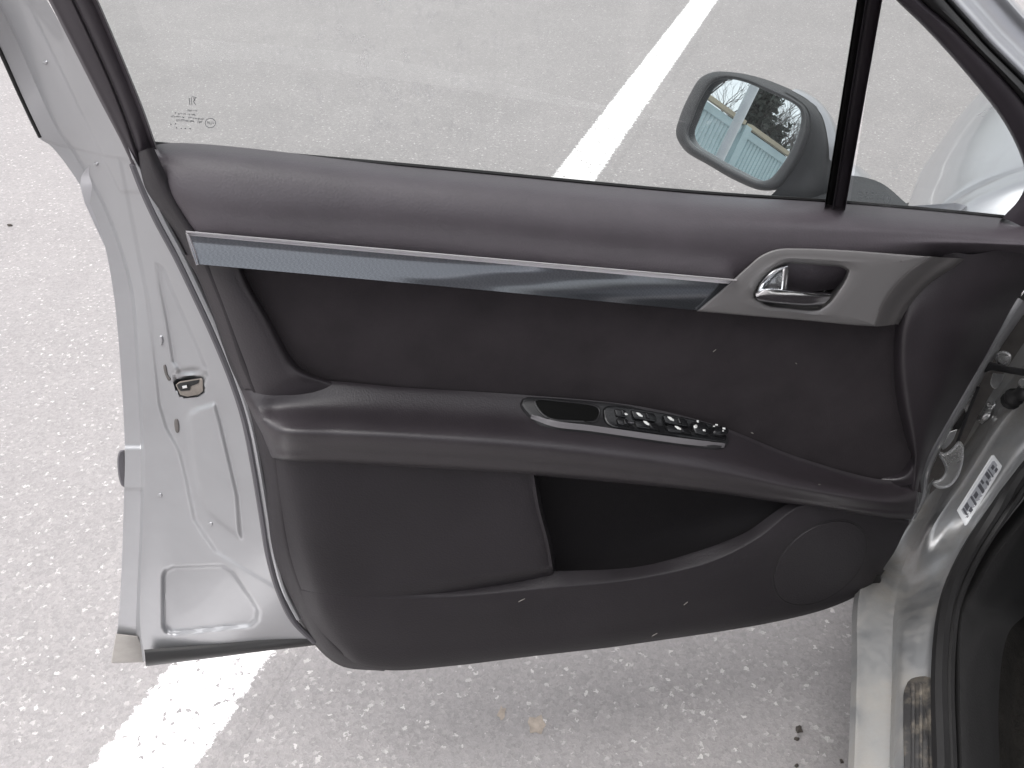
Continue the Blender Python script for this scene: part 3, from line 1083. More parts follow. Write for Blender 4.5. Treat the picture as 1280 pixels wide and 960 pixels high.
# pillar between the panes: seal third and plastic two thirds
for (a0, a1), (b0, b1), d, nm, mm in (((1071, 1083), (1032, 1043), -.030, 'divider_seal', 'rubber'), ((1082, 1103), (1042, 1059), -.022, 'divider_bar', 'trim')):
    top, bot = -60, 262
    def xx(u0, u1, y):
        return u0 + (u1 - u0) * y / 249.0
    cs = []
    for k_, dd in ((0, -.03), (0, -.002), (.12, .004), (.5, .006), (.88, .004), (1, -.002), (1, -.03)):
        cs.append([(xx(a0, b0, y) * (1 - k_) + xx(a1, b1, y) * k_, y, d + dd) for y in (top, 60, 150, bot)])
    obj(nm, loft(cs, 30, 3, PL), M[mm], door)
# quarter light and its frame
fin = [(1098, -28), (1122, 0), (1150, 27), (1175, 53), (1212, 95), (1250, 143), (1270, 178), (1281, 208), (1282, 232), (1272, 252), (1257, 268), (1250, 276)]
fmid = [(1126, -32), (1152, 0), (1190, 33), (1215, 58), (1239, 82), (1275, 122), (1302, 160), (1316, 200), (1316, 240), (1306, 262), (1296, 275), (1290, 285)]
fout = [(1155, -30), (1180, 0), (1206, 29), (1232, 58), (1256, 82), (1290, 116), (1325, 155), (1342, 200), (1344, 240), (1340, 270), (1334, 285), (1330, 295)]
wd3 = lambda c, d: [(x, y, d) for x, y in c]
obj('quarter_frame', loft([wd3([(x - 1, y + 1) for x, y in fin], -.05), wd3(fin, -.02), wd3([(x + 4, y - 3) for x, y in fin], -.012), wd3([(x - 3, y + 2) for x, y in fmid], -.010), wd3(fmid, -.016)], 70, 4, PL), M['trim'], door)
obj('quarter_seal', loft([wd3([(x - 2, y + 1) for x, y in fmid], -.02), wd3([(x + 2, y - 1) for x, y in fmid], -.010), wd3([(x - 3, y + 2) for x, y in fout], -.012), wd3(fout, -.02), wd3([(x + 1, y - 1) for x, y in fout], -.04)], 70, 4, PL), M['rubber'], door)
fo2 = [(x + 14 + i * .1, y - 9) for i, (x, y) in enumerate(fout)]
fo3 = [(x + 40 + i * .2, y - 22) for i, (x, y) in enumerate(fout)]
fo4 = [(x + 56 + i * .3, y - 30) for i, (x, y) in enumerate(fout)]
obj('front_frame', loft([wd3(fout, -.035), wd3([(x + 4, y - 3) for x, y in fout], -.022), wd3(fo2, -.03), wd3([(x + 4, y - 3) for x, y in fo2], -.055), wd3(fo3, -.075), wd3(fo4, -.085), wd3([(x + 3, y - 2) for x, y in fo4], -.11)], 70, 4, PL), M['paint'], door)
ql = [(1062, 258), (1062, 258), (1104, -20), (1104, -20), (1150, 24), (1214, 92), (1256, 145), (1286, 205), (1276, 255), (1255, 280), (1255, 280)]
qg_vf = plate(ql, -.040, .004, .5, PL, 70)
obj('quarter_glass', qg_vf, M['glass'], door)
onQ = on(qg_vf)
# glass prints (small strokes, seen from inside)
pm = MB()
def bar(x0, y0, x1, y1, w_, m, acc):
    a, b_ = np.array([x0, y0], float), np.array([x1, y1], float)
    e = (b_ - a) / (np.linalg.norm(b_ - a) + 1e-9)
    nn = np.array([-e[1], e[0]]) * w_ / 2
    c = [a - nn, b_ - nn, b_ + nn, a + nn]
    v = [tuple(m(p[0], p[1], .0012)) for p in c]
    acc.add(orient(v, [(0, 1, 2, 3)]))
rng = random.Random(8)
for x0, y0, x1, y1 in ((236.5, 121, 237.5, 130), (239, 120.5, 240, 130), (242, 121, 244, 125), (244.5, 121, 241.8, 126), (242, 126, 245, 130), (240, 119.6, 246, 120.6)):
    bar(x0, y0, x1, y1, .8, onG, pm)
def scribble(xa, xb, y, slope, step, h, m, acc):
    x = xa
    while x < xb:
        hh = h * rng.uniform(.5, 1)
        yy = y + (x - xa) * slope
        if rng.random() > .12:
            bar(x, yy, x + rng.uniform(-.4, .4), yy + hh, .65, m, acc)
            if rng.random() > .4:
                bar(x, yy + rng.choice((0, hh)), x + step * .8, yy + rng.choice((0, hh)), .55, m, acc)
        x += step
scribble(235, 246, 136, .03, 1.8, 2.6, onG, pm)
scribble(219, 247, 139.5, .07, 2.0, 2.2, onG, pm)
scribble(212, 255, 143, .09, 2.0, 2.2, onG, pm)
scribble(221, 253, 147.5, .09, 1.9, 3.0, onG, pm)
for t in range(14):
    a0, a1 = t * .449, (t + 1) * .449
    bar(263 + 6.5 * math.cos(a0), 152.5 + 6 * math.sin(a0), 263 + 6.5 * math.cos(a1), 152.5 + 6 * math.sin(a1), .7, onG, pm)
scribble(259.5, 267, 150.5, .05, 2.2, 4.0, onG, pm)
for x, y in ((213, 153.5), (219, 153), (220, 158), (226, 158.5), (231, 158.8), (237, 159)):
    bar(x, y, x + 1.4, y + 1.2, 1.0, onG, pm)
obj('glass_marking', pm, M['mark'], door, smooth=False)
pm = MB()
scribble(1082, 1106, 239, .06, 1.6, 2.2, onQ, pm)
scribble(1079, 1104, 245.5, .09, 1.7, 2.4, onQ, pm)
bar(1072, 239, 1077, 239.5, .8, onQ, pm)
bar(1073, 243, 1078, 243.5, .8, onQ, pm)
bar(1072, 247, 1077, 247.5, .8, onQ, pm)
bar(1083, 243.2, 1105, 244.5, .5, onQ, pm)
for t in range(12):
    a0, a1 = t * .524, (t + 1) * .524
    bar(1108 + 4.5 * math.cos(a0), 248 + 4.5 * math.sin(a0), 1108 + 4.5 * math.cos(a1), 248 + 4.5 * math.sin(a1), .7, onQ, pm)
bar(1107, 246, 1107, 250, .6, onQ, pm)
bar(1109.5, 246, 1109.5, 250, .6, onQ, pm)
obj('glass_marking', pm, M['mark'], door, smooth=False)

# ------------------------------------------------------------------ the lining
lin_pts_o = [(168, 192), (176, 236), (194, 262), (220, 300), (252, 371), (284, 461), (307, 510), (318, 559), (326, 600), (337, 694), (360, 750), (390, 802), (425, 832), (480, 839)]
lin_pts_i = [(184, 186), (205, 232), (222, 264), (244, 300), (278, 378), (304, 450), (322, 500), (338, 548), (348, 590), (358, 672), (378, 736), (404, 788), (436, 822), (482, 837)]
side_vf = loft([[(x, y, -.035) for x, y in lin_pts_o], [(x + .3 * (a - x), y + .3 * (b - y), .004) for (x, y), (a, b) in zip(lin_pts_o, lin_pts_i)],
                [(x + .75 * (a - x), y + .75 * (b - y), .026) for (x, y), (a, b) in zip(lin_pts_o, lin_pts_i)], [(a, b, .030) for a, b in lin_pts_i], [(a + 8, b - 2, .026) for a, b in lin_pts_i]], 120, 5)
lining = obj('door_lining', side_vf, M['lower'], car)

# upper pad: rolls over from the glass slot, ends in a rounded corner at the back
U = [[(178, 192, -.05), (192, 181, -.046), (520, 209, -.046), (860, 241, -.046), (1040, 253, -.046), (1160, 263, -.046), (1300, 277, -.046)],
     [(178, 194, -.03), (193, 183, -.030), (520, 211, -.030), (860, 243, -.030), (1040, 255, -.030), (1160, 265, -.030), (1300, 279, -.030)],
     [(184, 206, .000), (200, 191, .0), (520, 219, .0), (860, 252, .0), (1040, 264, .0), (1160, 274, .0), (1300, 288, .0)],
     [(192, 218, .016), (212, 206, .020), (520, 233, .021), (860, 266, .021), (1040, 279, .022), (1160, 286, .022), (1300, 299, .02)],
     [(206, 242, .024), (228, 240, .034), (520, 262, .036), (860, 295, .036), (1040, 297, .031), (1160, 298, .031), (1300, 305, .028)],
     [(220, 268, .020), (242, 270, .035), (520, 292, .037), (860, 325, .037), (1040, 320, .033), (1160, 306, .033), (1300, 309, .028)],
     [(232, 292, .012), (246, 292, .026), (520, 316, .028), (860, 348, .028), (1040, 345, .026), (1160, 318, .022), (1300, 316, .014)],
     [(238, 304, .004), (250, 304, .012), (520, 330, .012), (860, 362, .012), (1040, 362, .012), (1160, 330, .008), (1300, 326, .004)]]
pad_vf = loft(U, 160, 5)
obj('upper_pad', pad_vf, M['pad'], lining)
# thin black weatherstrip where pad meets glass
obj('weatherstrip', tube([P(x, y - 1.5, -.044) for x, y, d in U[0][1:]], .0022, 6, ns=60), M['rubber'], lining)

# fabric insert
I_ = [[(290, 322, .012), (560, 345, .013), (872, 378, .013), (1000, 390, .012), (1130, 398, .008)],
      [(320, 400, .012), (560, 405, .018), (800, 425, .018), (1000, 435, .016), (1128, 440, .008)],
      [(360, 470, .010), (560, 470, .016), (800, 485, .016), (1000, 505, .014), (1142, 520, .006)],
      [(380, 506, .006), (560, 512, .008), (800, 534, .010), (1000, 590, .010), (1152, 616, .004)]]
obj('fabric_insert', loft(I_, 80, 8), M['fabric'], lining)

# column at the back of the lining, between seal and insert
V = [[(230, 318, .022), (262, 326, .030), (290, 330, .030), (299, 333, .026), (304, 336, .008)],
     [(250, 352, .022), (272, 352, .031), (300, 358, .031), (311, 360, .026), (316, 362, .008)],
     [(268, 395, .022), (288, 395, .031), (322, 397, .032), (334, 399, .026), (340, 401, .008)],
     [(282, 432, .022), (302, 432, .031), (340, 434, .032), (353, 436, .026), (360, 438, .008)],
     [(292, 456, .022), (312, 458, .031), (352, 458, .032), (366, 457, .027), (374, 457, .008)],
     [(300, 476, .022), (318, 478, .031), (366, 474, .032), (384, 469, .027), (392, 468, .008)],
     [(307, 492, .022), (322, 496, .030), (380, 489, .030), (418, 483, .020), (440, 482, .006)],
     [(312, 508, .022), (326, 512, .028), (390, 508, .026), (440, 498, .014), (470, 494, .004)]]
obj('rear_column', loft(V, 40, 6), M['plastic'], lining)

# armrest: sloping top, rounded front edge, face
AR = [[(306, 488, .026), (340, 489, .030), (402, 477, .018), (500, 484, .016), (660, 494, .016), (800, 508, .016), (900, 533, .016), (1000, 572, .014), (1112, 600, .012), (1146, 592, .004)],
      [(310, 498, .030), (345, 494, .032), (408, 482, .022), (500, 488, .020), (660, 499, .020), (800, 513, .020), (900, 538, .020), (1000, 577, .018), (1112, 606, .016), (1146, 600, .008)],
      [(318, 514, .036), (345, 511, .039), (420, 509, .040), (500, 514, .042), (660, 525, .043), (800, 540, .043), (900, 558, .042), (1000, 590, .038), (1112, 614, .030), (1146, 610, .014)],
      [(324, 527, .045), (345, 527, .060), (420, 530, .066), (500, 535, .070), (660, 546, .072), (800, 562, .072), (900, 577, .070), (1000, 601, .062), (1112, 621, .046), (1146, 618, .022)],
      [(330, 538, .047), (348, 539, .071), (420, 542, .077), (500, 546, .080), (660, 558, .082), (800, 574, .082), (900, 589, .080), (1000, 610, .071), (1112, 627, .053), (1145, 626, .026)],
      [(334, 547, .047), (350, 549, .070), (420, 552, .076), (500, 556, .079), (660, 567, .081), (800, 583, .081), (900, 597, .079), (1000, 616, .070), (1112, 632, .052), (1144, 631, .026)],
      [(338, 559, .043), (352, 561, .063), (420, 565, .068), (500, 569, .071), (660, 579, .073), (800, 594, .073), (900, 606, .071), (1000, 623, .063), (1112, 638, .047), (1143, 638, .024)],
      [(343, 572, .037), (354, 574, .053), (420, 578, .056), (500, 582, .058), (660, 592, .060), (800, 604, .060), (900, 615, .059), (1000, 630, .053), (1112, 645, .040), (1140, 646, .02)],
      [(343, 574, .010), (354, 576, .030), (420, 580, .040), (500, 584, .042), (660, 594, .040), (800, 606, .038), (900, 617, .036), (1000, 632, .036), (1112, 648, .02), (1139, 649, .01)]]
AR = [[(c[0][0] - 4, c[0][1] + 1, c[0][2] - (.003, .006, .018, .024, .024, .024, .022, .018, .004)[i])] + c for i, c in enumerate(AR)]
arm_vf = loft(AR, 160, 6)
obj('armrest', arm_vf, M['plastic'], lining)
onA = on(arm_vf)

# front part of the lining by the hinge
FT = [[(1186, 312, .018), (1210, 318, .022), (1250, 312, .020), (1300, 305, .012)],
      [(1158, 342, .020), (1185, 346, .026), (1240, 346, .022), (1296, 340, .002)],
      [(1130, 378, .020), (1156, 380, .030), (1215, 385, .024), (1270, 376, -.018)],
      [(1119, 408, .008), (1128, 408, .026), (1150, 410, .032), (1205, 412, .026), (1250, 412, -.018)],
      [(1116, 450, .006), (1124, 450, .026), (1146, 452, .033), (1190, 455, .025), (1228, 452, -.018)],
      [(1120, 500, .006), (1129, 499, .026), (1146, 500, .032), (1175, 502, .022), (1200, 500, -.018)],
      [(1132, 548, .006), (1139, 546, .024), (1150, 546, .027), (1160, 547, .018), (1174, 545, -.018)],
      [(1139, 575, .004), (1143, 574, .020), (1149, 574, .022), (1155, 575, .012), (1160, 572, -.018)],
      [(1134, 600, .010), (1141, 600, .020), (1146, 601, .020), (1149, 602, .008), (1151, 602, -.018)],
      [(1128, 640, .010), (1134, 640, .016), (1140, 640, .016), (1143, 641, .008), (1146, 642, -.018)]]
obj('front_panel', loft(FT, 40, 6), M['plastic'], lining)
# fillet bridging armrest and front panel
obj('corner_fillet', loft([[(1092, 597, .002), (1126, 590, .006), (1138, 570, .004), (1140, 550, .002)], [(1096, 602, .006), (1132, 596, .018), (1144, 574, .016), (1144, 550, .010)], [(1104, 610, .010), (1142, 603, .021), (1149, 582, .018), (1150, 550, .010)]], 30, 5), M['plastic'], lining)

# pocket: dark liner
PK = [[(655, 578, .012), (760, 585, .010), (900, 600, .012), (1030, 622, .034)],
      [(665, 640, .006), (760, 640, .0), (880, 640, .004), (1010, 630, .036)],
      [(680, 700, .012), (760, 690, .006), (850, 680, .012), (960, 655, .034)],
      [(690, 740, .030), (760, 730, .030), (850, 715, .032), (970, 660, .040)]]
obj('pocket_liner', loft(PK, 40, 6), M['pocket'], lining)

# panel left of the pocket
LP = [[(344, 572, .030), (358, 574, .044), (480, 581, .050), (600, 589, .052), (665, 592, .052), (670, 592, .047), (671, 592, .010)],
      [(350, 620, .030), (366, 622, .048), (480, 626, .054), (600, 630, .056), (669, 634, .056), (676, 634, .050), (678, 634, .010)],
      [(358, 672, .030), (376, 674, .050), (480, 672, .057), (600, 672, .058), (680, 676, .058), (687, 676, .052), (689, 676, .010)],
      [(366, 706, .030), (384, 706, .052), (480, 710, .058), (600, 710, .059), (686, 706, .059), (692, 704, .054), (694, 704, .010)],
      [(374, 730, .030), (392, 732, .053), (480, 736, .060), (600, 724, .058), (680, 714, .056), (692, 712, .050), (695, 712, .010)],
      [(380, 744, .030), (398, 746, .053), (480, 747, .060), (600, 736, .050), (680, 724, .044), (692, 720, .040), (696, 718, .010)]]
lp_vf = loft(LP, 80, 6)
obj('pocket_front', lp_vf, M['lower'], lining)

# lower band with the rim of the pocket
def band(c0):
    return c0
rim_in = [(374, 728, .0285), (394, 731, .0515), (474, 738, .0585), (560, 737, .050), (640, 726, .046), (693, 714, .044), (712, 713.5, .044), (800, 708, .044), (875, 688, .044), (931, 666, .042), (991, 628, .040), (1030, 631, .036), (1080, 640, .026), (1136, 650, .012)]
rim_out = [(376, 736, .029), (396, 739, .0525), (478, 746, .0600), (560, 745.5, .0590), (640, 739, .0600), (700, 733, .0630), (730, 731, .0630), (800, 722.5, .0620), (885, 703, .0620), (945, 674, .0580), (1003, 632, .0500), (1036, 635, .042), (1084, 643, .030), (1136, 653, .014)]
rim_edge = [(x, y + 2.2, d + .001) for x, y, d in rim_out]
dn = lambda c, k, dd: [(x, y + k, d + dd) for x, y, d in c]
face1 = [(383, 760, 0.031), (403, 762, 0.055), (482, 764, 0.062), (560, 760, 0.06), (640, 754, 0.063), (705, 748, 0.063), (735, 745, 0.064), (805, 737, 0.065), (890, 719, 0.065), (950, 692, 0.063), (1012, 655, 0.057), (1050, 660, 0.047), (1090, 662, 0.033), (1132, 662, 0.012)]
face2 = [(402, 790, 0.032), (424, 796, 0.052), (484, 804, 0.06), (562, 800, 0.059), (645, 792, 0.062), (710, 785, 0.062), (745, 781, 0.063), (815, 772, 0.063), (895, 757, 0.062), (960, 738, 0.059), (1020, 715, 0.053), (1060, 706, 0.043), (1092, 698, 0.027), (1118, 690, 0.004)]
face3 = [(428, 816, 0.034), (446, 826, 0.048), (486, 833, 0.052), (564, 828, 0.051), (650, 818, 0.054), (715, 810.5, 0.053), (755, 806, 0.053), (825, 796.5, 0.053), (900, 785.5, 0.051), (970, 773, 0.047), (1028, 758, 0.041), (1066, 743, 0.029), (1090, 728, 0.013), (1104, 712, -0.01)]
face4 = [(430, 820, 0.028), (448, 831, 0.04), (487, 837.5, 0.042), (565, 832, 0.039), (652, 821.5, 0.041), (717, 814, 0.039), (757, 809.5, 0.039), (828, 799.5, 0.039), (903, 788.5, 0.037), (973, 776, 0.033), (1032, 761, 0.027), (1069, 745.5, 0.015), (1093, 730, -0.001), (1106, 713, -0.025)]
face5 = [(x, y + .5, -.04) for x, y, d in face4]
low_vf = loft([dn(rim_in, 6, -.030), rim_in, rim_in, rim_out, rim_edge, rim_edge, face1, face2, face3, face4, face4, face5], 150, 5)
obj('lower_panel', low_vf, M['lower'], lining)
onL = on(low_vf)

# speaker grille: a slightly proud disc with fine perforation rings
SP = []
for t in range(24):
    a = 2 * math.pi * t / 24
    ex, ey = math.cos(a) * 67, math.sin(a) * 43
    ca, sa = math.cos(R(-38)), math.sin(R(-38))
    SP.append((1025 + ex * ca - ey * sa, 703 + ex * sa + ey * ca))
SPo = outline(SP, 90)
gr = MB()
nr = 12
rows_ = []
cx, cy = 1025, 703
for k_, h in ((1.0, -.0015), (.985, -.0015), (.965, .0012), (.9, .0016), (.7, .002), (.45, .0022), (.2, .0022), (.02, .0022)):
    rows_.append([onL(cx + (x - cx) * k_, cy + (y - cy) * k_, h) for x, y in SPo])
spk_mat = mat('speaker_mesh', (.0165, .014, .0165), .6, 0, .9, 420, .0012, .1, 10, spec=.4)
obj('speaker_grille', grid_mesh(rows_, closed=True), spk_mat, lining)
obj('grille_groove', grid_mesh([[onL(cx + (x - cx) * k_, cy + (y - cy) * k_, h) for x, y in SPo] for k_, h in ((1.012, .0002), (1.0, .0007), (.99, .0002))], closed=True), M['rubber'], lining)

# ------------------------------------------------------------------ trim strip, bezel, handle
S = [[(232, 288.4, .034), (560, 317.6, .037), (922, 349.3, .031)],
     [(233.2, 291.5, .038), (560, 321, .041), (920, 352.7, .034)],
     [(234.5, 294.2, .042), (560, 323.8, .045), (918, 355.5, .037)],
     [(238, 305, .0470), (560, 334.5, .0500), (907, 365.2, .0395)],
     [(242, 319, .0525), (560, 348.3, .0555), (894, 377.7, .0415)],
     [(245.5, 330, .0560), (560, 358.5, .0590), (884, 389, .0425)],
     [(245.5, 330, .0560), (560, 358.5, .0590), (884, 389, .0425)],
     [(246, 331.5, .012), (560, 360.5, .012), (884, 391, .012)]]
obj('trim_strip', loft(S[2:], 100, 6), M['carbon'], lining)
obj('trim_edge', loft([[(x, y, d - .01) for x, y, d in S[0]], S[0], S[1], S[2]], 80, 3), mat('bright_trim_edge', (.82, .80, .82), .4, .1), lining)
obj('trim_end', loft([[(231, 290, .020), (240, 318, .020), (245, 332, .020)], [(234, 292, .042), (243, 318, .052), (247, 331, .0565)], [(237, 294, .0440), (246, 318, .0535), (249.5, 331, .0570)]], 20, 3), mat('bright_trim_edge_end', (.50, .49, .51), .3, .8), lining)

OUT = [(871, 389), (871, 389), (905, 360), (935, 333), (952, 319), (972, 311.5), (1000, 310.5), (1060, 313), (1120, 317.5), (1164, 321), (1164, 321), (1140, 338), (1118, 360), (1102, 385), (1094, 408), (1094, 408), (1070, 406.5), (1000, 400), (940, 395)]
HOLE = [(944, 371), (944, 371), (946, 362), (956, 347), (970, 335), (984, 329.5), (1000, 329.5), (1030, 331.5), (1052, 333.5), (1060, 338), (1060, 338), (1056, 349), (1044, 367), (1034, 379), (1024, 386), (1024, 386), (1014, 387), (985, 384), (960, 381)]
def ring_corners(outer, hole, n=160):
    """outer and hole paired by arc length between matching corners"""
    def split(pts):
        segs, cur = [], [pts[0]]
        for a in pts[1:] + [pts[0]]:
            if a == cur[-1]:
                if len(cur) > 1:
                    segs.append(cur)
                cur = [a]
            else:
                cur.append(a)
        if len(cur) > 1:
            segs.append(cur)
        return segs
    so, sh = split(outer), split(hole)
    o, h = [], []
    for a, b in zip(so, sh):
        k = n // len(so)
        o.append(cr([p + (0.,) for p in a], k + 1)[:-1, :2])
        h.append(cr([p + (0.,) for p in b], k + 1)[:-1, :2])
    return np.vstack(o), np.vstack(h)
BO, BH = ring_corners(OUT, HOLE)
def rring(o, h):
    return np.array([(x, y, h) for x, y in o])
def mixr(t, h):
    return np.array([(a[0] * (1 - t) + b[0] * t, a[1] * (1 - t) + b[1] * t, h) for a, b in zip(BO, BH)])
BHi = inset(BH, 1.5)
rws = [rring(BO, .015), rring(BO, .0445), rring(BO, .0445), rring(inset(BO, 1.3), .0465), rring(inset(BO, 2.6), .0470), mixr(.55, .048), rring(inset(BH, -4.5), .0475), rring(inset(BH, -1.2), .044), rring(BH, .037), rring(BH, .037), rring(inset(BH, 2.0), .020), rring(inset(BH, 5), .008)]
rws = across(rws, 3)
bez_vf = grid_mesh([[P(*p) for p in r_] for r_ in rws], closed=True)
bezel = obj('handle_bezel', bez_vf, M['bezel'], lining)
obj('bezel_flank', loft([[(1161, 320.6, .0450), (1137.5, 337.5, .0472), (1115.5, 359.5, .0478), (1099.5, 384.5, .0472), (1091.5, 407.6, .0450)],
                         [(1165, 320.8, .0455), (1141, 338, .0470), (1119, 360, .0474), (1103, 385, .0468), (1095, 408, .0445)],
                         [(1184, 322, .038), (1164, 336, .039), (1138, 360, .038), (1118, 385, .036), (1108, 407, .034)],
                         [(1204, 323.5, .030), (1190, 334, .031), (1158, 356, .030), (1136, 382, .027), (1122, 405.5, .024)],
                         [(1207, 325, .014), (1193, 337, .014), (1161, 359, .012), (1139, 385, .008), (1124, 407, .004)]], 50, 5), M['bezel2'], lining)
# bowl behind the handle: a smooth dish
bowl = [rring(inset(BH, 3.5), .012), rring(inset(BH, 8), .000)]
cen = np.array([1004, 356.])
for k_, h in ((.55, -.006), (.3, -.003), (.04, -.002)):
    bowl.append(np.array([(cen[0] + (x - cen[0]) * k_, cen[1] + (y - cen[1]) * k_, h) for x, y in BH]))
obj('handle_bowl', grid_mesh([[P(*p) for p in r_] for r_ in across(bowl, 4)], closed=True), mat('bowl_plastic', (.022, .019, .021), .3, 0, .1, 400, .0003, spec=.5), lining)
# chrome pull: fin with a bright rim plus a tapering blade
hb = MB()
hb.add(loft([[(947, 369, .040), (950, 358, .040), (959, 346, .040), (972, 337, .040), (984, 333, .040)], [(945.5, 368, .052), (949, 357, .054), (958, 345, .054), (971, 335.5, .052), (984.5, 331.5, .048)],
             [(949, 368, .056), (953, 358, .058), (961, 348, .058), (973, 339, .056), (985, 334, .052)], [(953, 367, .052), (957, 358.5, .053), (964, 350, .053), (974, 342, .050), (983, 337, .046)],
             [(954, 366, .044), (958, 359, .044), (965, 351, .044), (974, 343.5, .042), (982, 338.5, .040)]], 40, 4))
hb.add(loft([[(977, 337, .038), (976, 350, .040), (975, 363, .044)], [(977.5, 337, .050), (976.5, 350, .052), (975.5, 363, .056)], [(984.5, 333, .053), (983, 348, .054), (981, 363, .058)],
             [(987, 334, .046), (985.5, 348, .048), (984, 364, .052)], [(987, 335, .034), (986, 348, .034), (985, 364, .04)]], 24, 4))
handle = obj('door_handle', hb, M['chrome'], lining)
obj('handle_web', plate([(951, 364), (957, 355), (966, 347), (978, 340), (978, 340), (977, 362), (977, 362)], .044, .006, 1, P, 40), M['steel'], lining)
obj('handle_blade', loft([[(946, 363, .040), (960, 358.5, .046), (985, 361, .050), (1012, 364.5, .052), (1038, 366, .048)], [(944.5, 366, .054), (958, 360.5, .062), (985, 363, .066), (1012, 366, .066), (1039, 367.5, .058)],
                          [(945, 369, .057), (958, 364, .065), (985, 365.5, .068), (1012, 368, .068), (1039, 369, .060)], [(946, 373, .055), (960, 372, .060), (985, 374, .060), (1012, 375.5, .059), (1036, 374, .053)],
                          [(950, 377, .044), (964, 379, .046), (985, 381, .046), (1012, 383, .044), (1028, 382, .040)], [(951, 378, .030), (965, 380, .030), (985, 382, .030), (1012, 384, .028), (1027, 383, .026)]], 50, 4), M['chrome'], lining)

# ------------------------------------------------------------------ switch panel on the armrest
SO = [(650, 507), (652, 500), (658, 496.5), (668, 496.5), (727, 500.5), (780, 506.5), (815, 515), (859, 523.5), (893, 534), (905, 543), (909.5, 552), (906, 559.5), (895, 562), (860, 558.5), (793, 549.5), (735, 541.5), (690, 536), (672, 530), (657, 518)]
CUP = [(667.5, 503.5), (671, 502.5), (700, 504.8), (737, 509), (744, 512), (746, 516), (744.5, 523), (741, 528.5), (735, 530), (710, 529.5), (690, 528), (680, 523), (672, 514)]
panel = obj('switch_panel', plate(SO, .006, .010, 5, onA, 120, bh=.006), M['satin'], lining)
onB = lambda x, y, h=0.0: onA(x, y, h + .006)
obj('pull_cup', rings([([(x, y) for x, y in inset(outline(CUP, 60), -2.5)], .0006), ([(x, y) for x, y in inset(outline(CUP, 60), -1.0)], .0016), (CUP, .0008)], 70, 3, onB), M['satin'], panel)
obj('cup_shade', plate([tuple(p) for p in inset(outline(CUP, 40), .4)], .0009, .0004, .3, onB, 60), mat('cup_shade_black', (.004, .004, .004), .8, spec=.1), panel)  # flat black plate paints the shade inside the pull recess
obj('panel_rim', loft([[(664, 521, .003), (690, 531.5, .004), (735, 537, .004), (793, 545, .004), (860, 554, .004), (898, 557, .003)], [(662, 523, .008), (690, 533, .009), (735, 538.5, .009), (793, 546.5, .009), (860, 555.5, .009), (902, 558.5, .007)],
                       [(662, 526, .004), (690, 536.5, .004), (735, 542, .004), (793, 550, .004), (860, 559, .004), (904, 561, .002)]], 60, 4, onA), mat('panel_rim_lit', (.12, .113, .12), .4, .0), panel)  # lighter grey paints the light falling on the front bevel
# glossy switch bed
obj('switch_bed', plate([(752, 512), (757, 509.5), (790, 512.5), (830, 519.5), (870, 528.5), (893, 537), (903, 547), (903, 553), (895, 556), (850, 551), (790, 543), (762, 538), (754, 530)], .0022, .004, 2, onB, 90), M['gloss'], panel)
onC = lambda x, y, h=0.0: onB(x, y, h + .0022)


def bed(x, t):
    yu = np.interp(x, (757, 790, 830, 870, 893, 906), (509.5, 512.5, 519.5, 528.5, 537, 547))
    yl = np.interp(x, (757, 790, 850, 895, 906), (537, 543, 551, 556, 556))
    return (x, float(yu + (yl - yu) * t))


def rocker(xa, xb, ta, tb, sk, h, name='window_switch'):
    """one rocker button between xa and xb, ta and tb across the bed, skewed by sk"""
    f = lambda x, t: bed(x + sk * t, t)
    dx, dt = 1.6, (tb - ta) * .16
    o = [f(xa + dx, ta), f(xb - dx, ta), f(xb, ta + dt), f(xb, tb - dt), f(xb - dx, tb), f(xa + dx, tb), f(xa, tb - dt), f(xa, ta + dt)]
    obj(name, plate(o, h, h + .001, 1.5, onC, 36, bh=h * .5, raw=True), M['gloss'], panel)
    # the finger edge of the rocker, a thin raised ridge
    xm = xa + (xb - xa) * .62
    r_ = [f(xm - 1.5, ta + dt), f(xm + 1.5, ta + dt), f(xm + 1.5, tb - dt), f(xm - 1.5, tb - dt)]
    obj('rocker_ridge', plate(r_, h + .0022, .003, 1.0, onC, 16, raw=True), M['gloss'], panel)


for xa, xb in ((783, 812), (822, 851)):
    rocker(xa, xb, .10, .47, 9, .0028)
    rocker(xa, xb, .54, .92, 9, .0028)
rocker(763, 777, .12, .47, 6, .0024, 'lock_button')
rocker(763, 777, .54, .92, 6, .0024, 'lock_button')
for x, y in ((794, 521), (803, 533), (832.5, 526.5), (841.5, 539)):
    obj('switch_glint', plate([(x - 4.5, y - 2.8), (x - .8, y - 2.2), (x + 3.6, y + 1.6), (x + 3.4, y + 3.2), (x - .4, y + 2.2), (x - 3.2, y - .4)], .0036, .001, .4, onC, 24, raw=True), M['glint'], panel)  # pale raised plates stand for glints on the rockers
obj('switch_glint', plate([(773.5, 519.5), (777, 518.8), (780, 521), (778, 522.6), (775, 521.8)], .0032, .001, .3, onC, 20, raw=True), M['glint'], panel)
obj('switch_glint', plate([(779, 531.5), (784, 531.8), (788, 534), (784, 534.6)], .0032, .001, .3, onC, 20, raw=True), M['greyrub'], panel)  # grey plate paints a dimmer glint
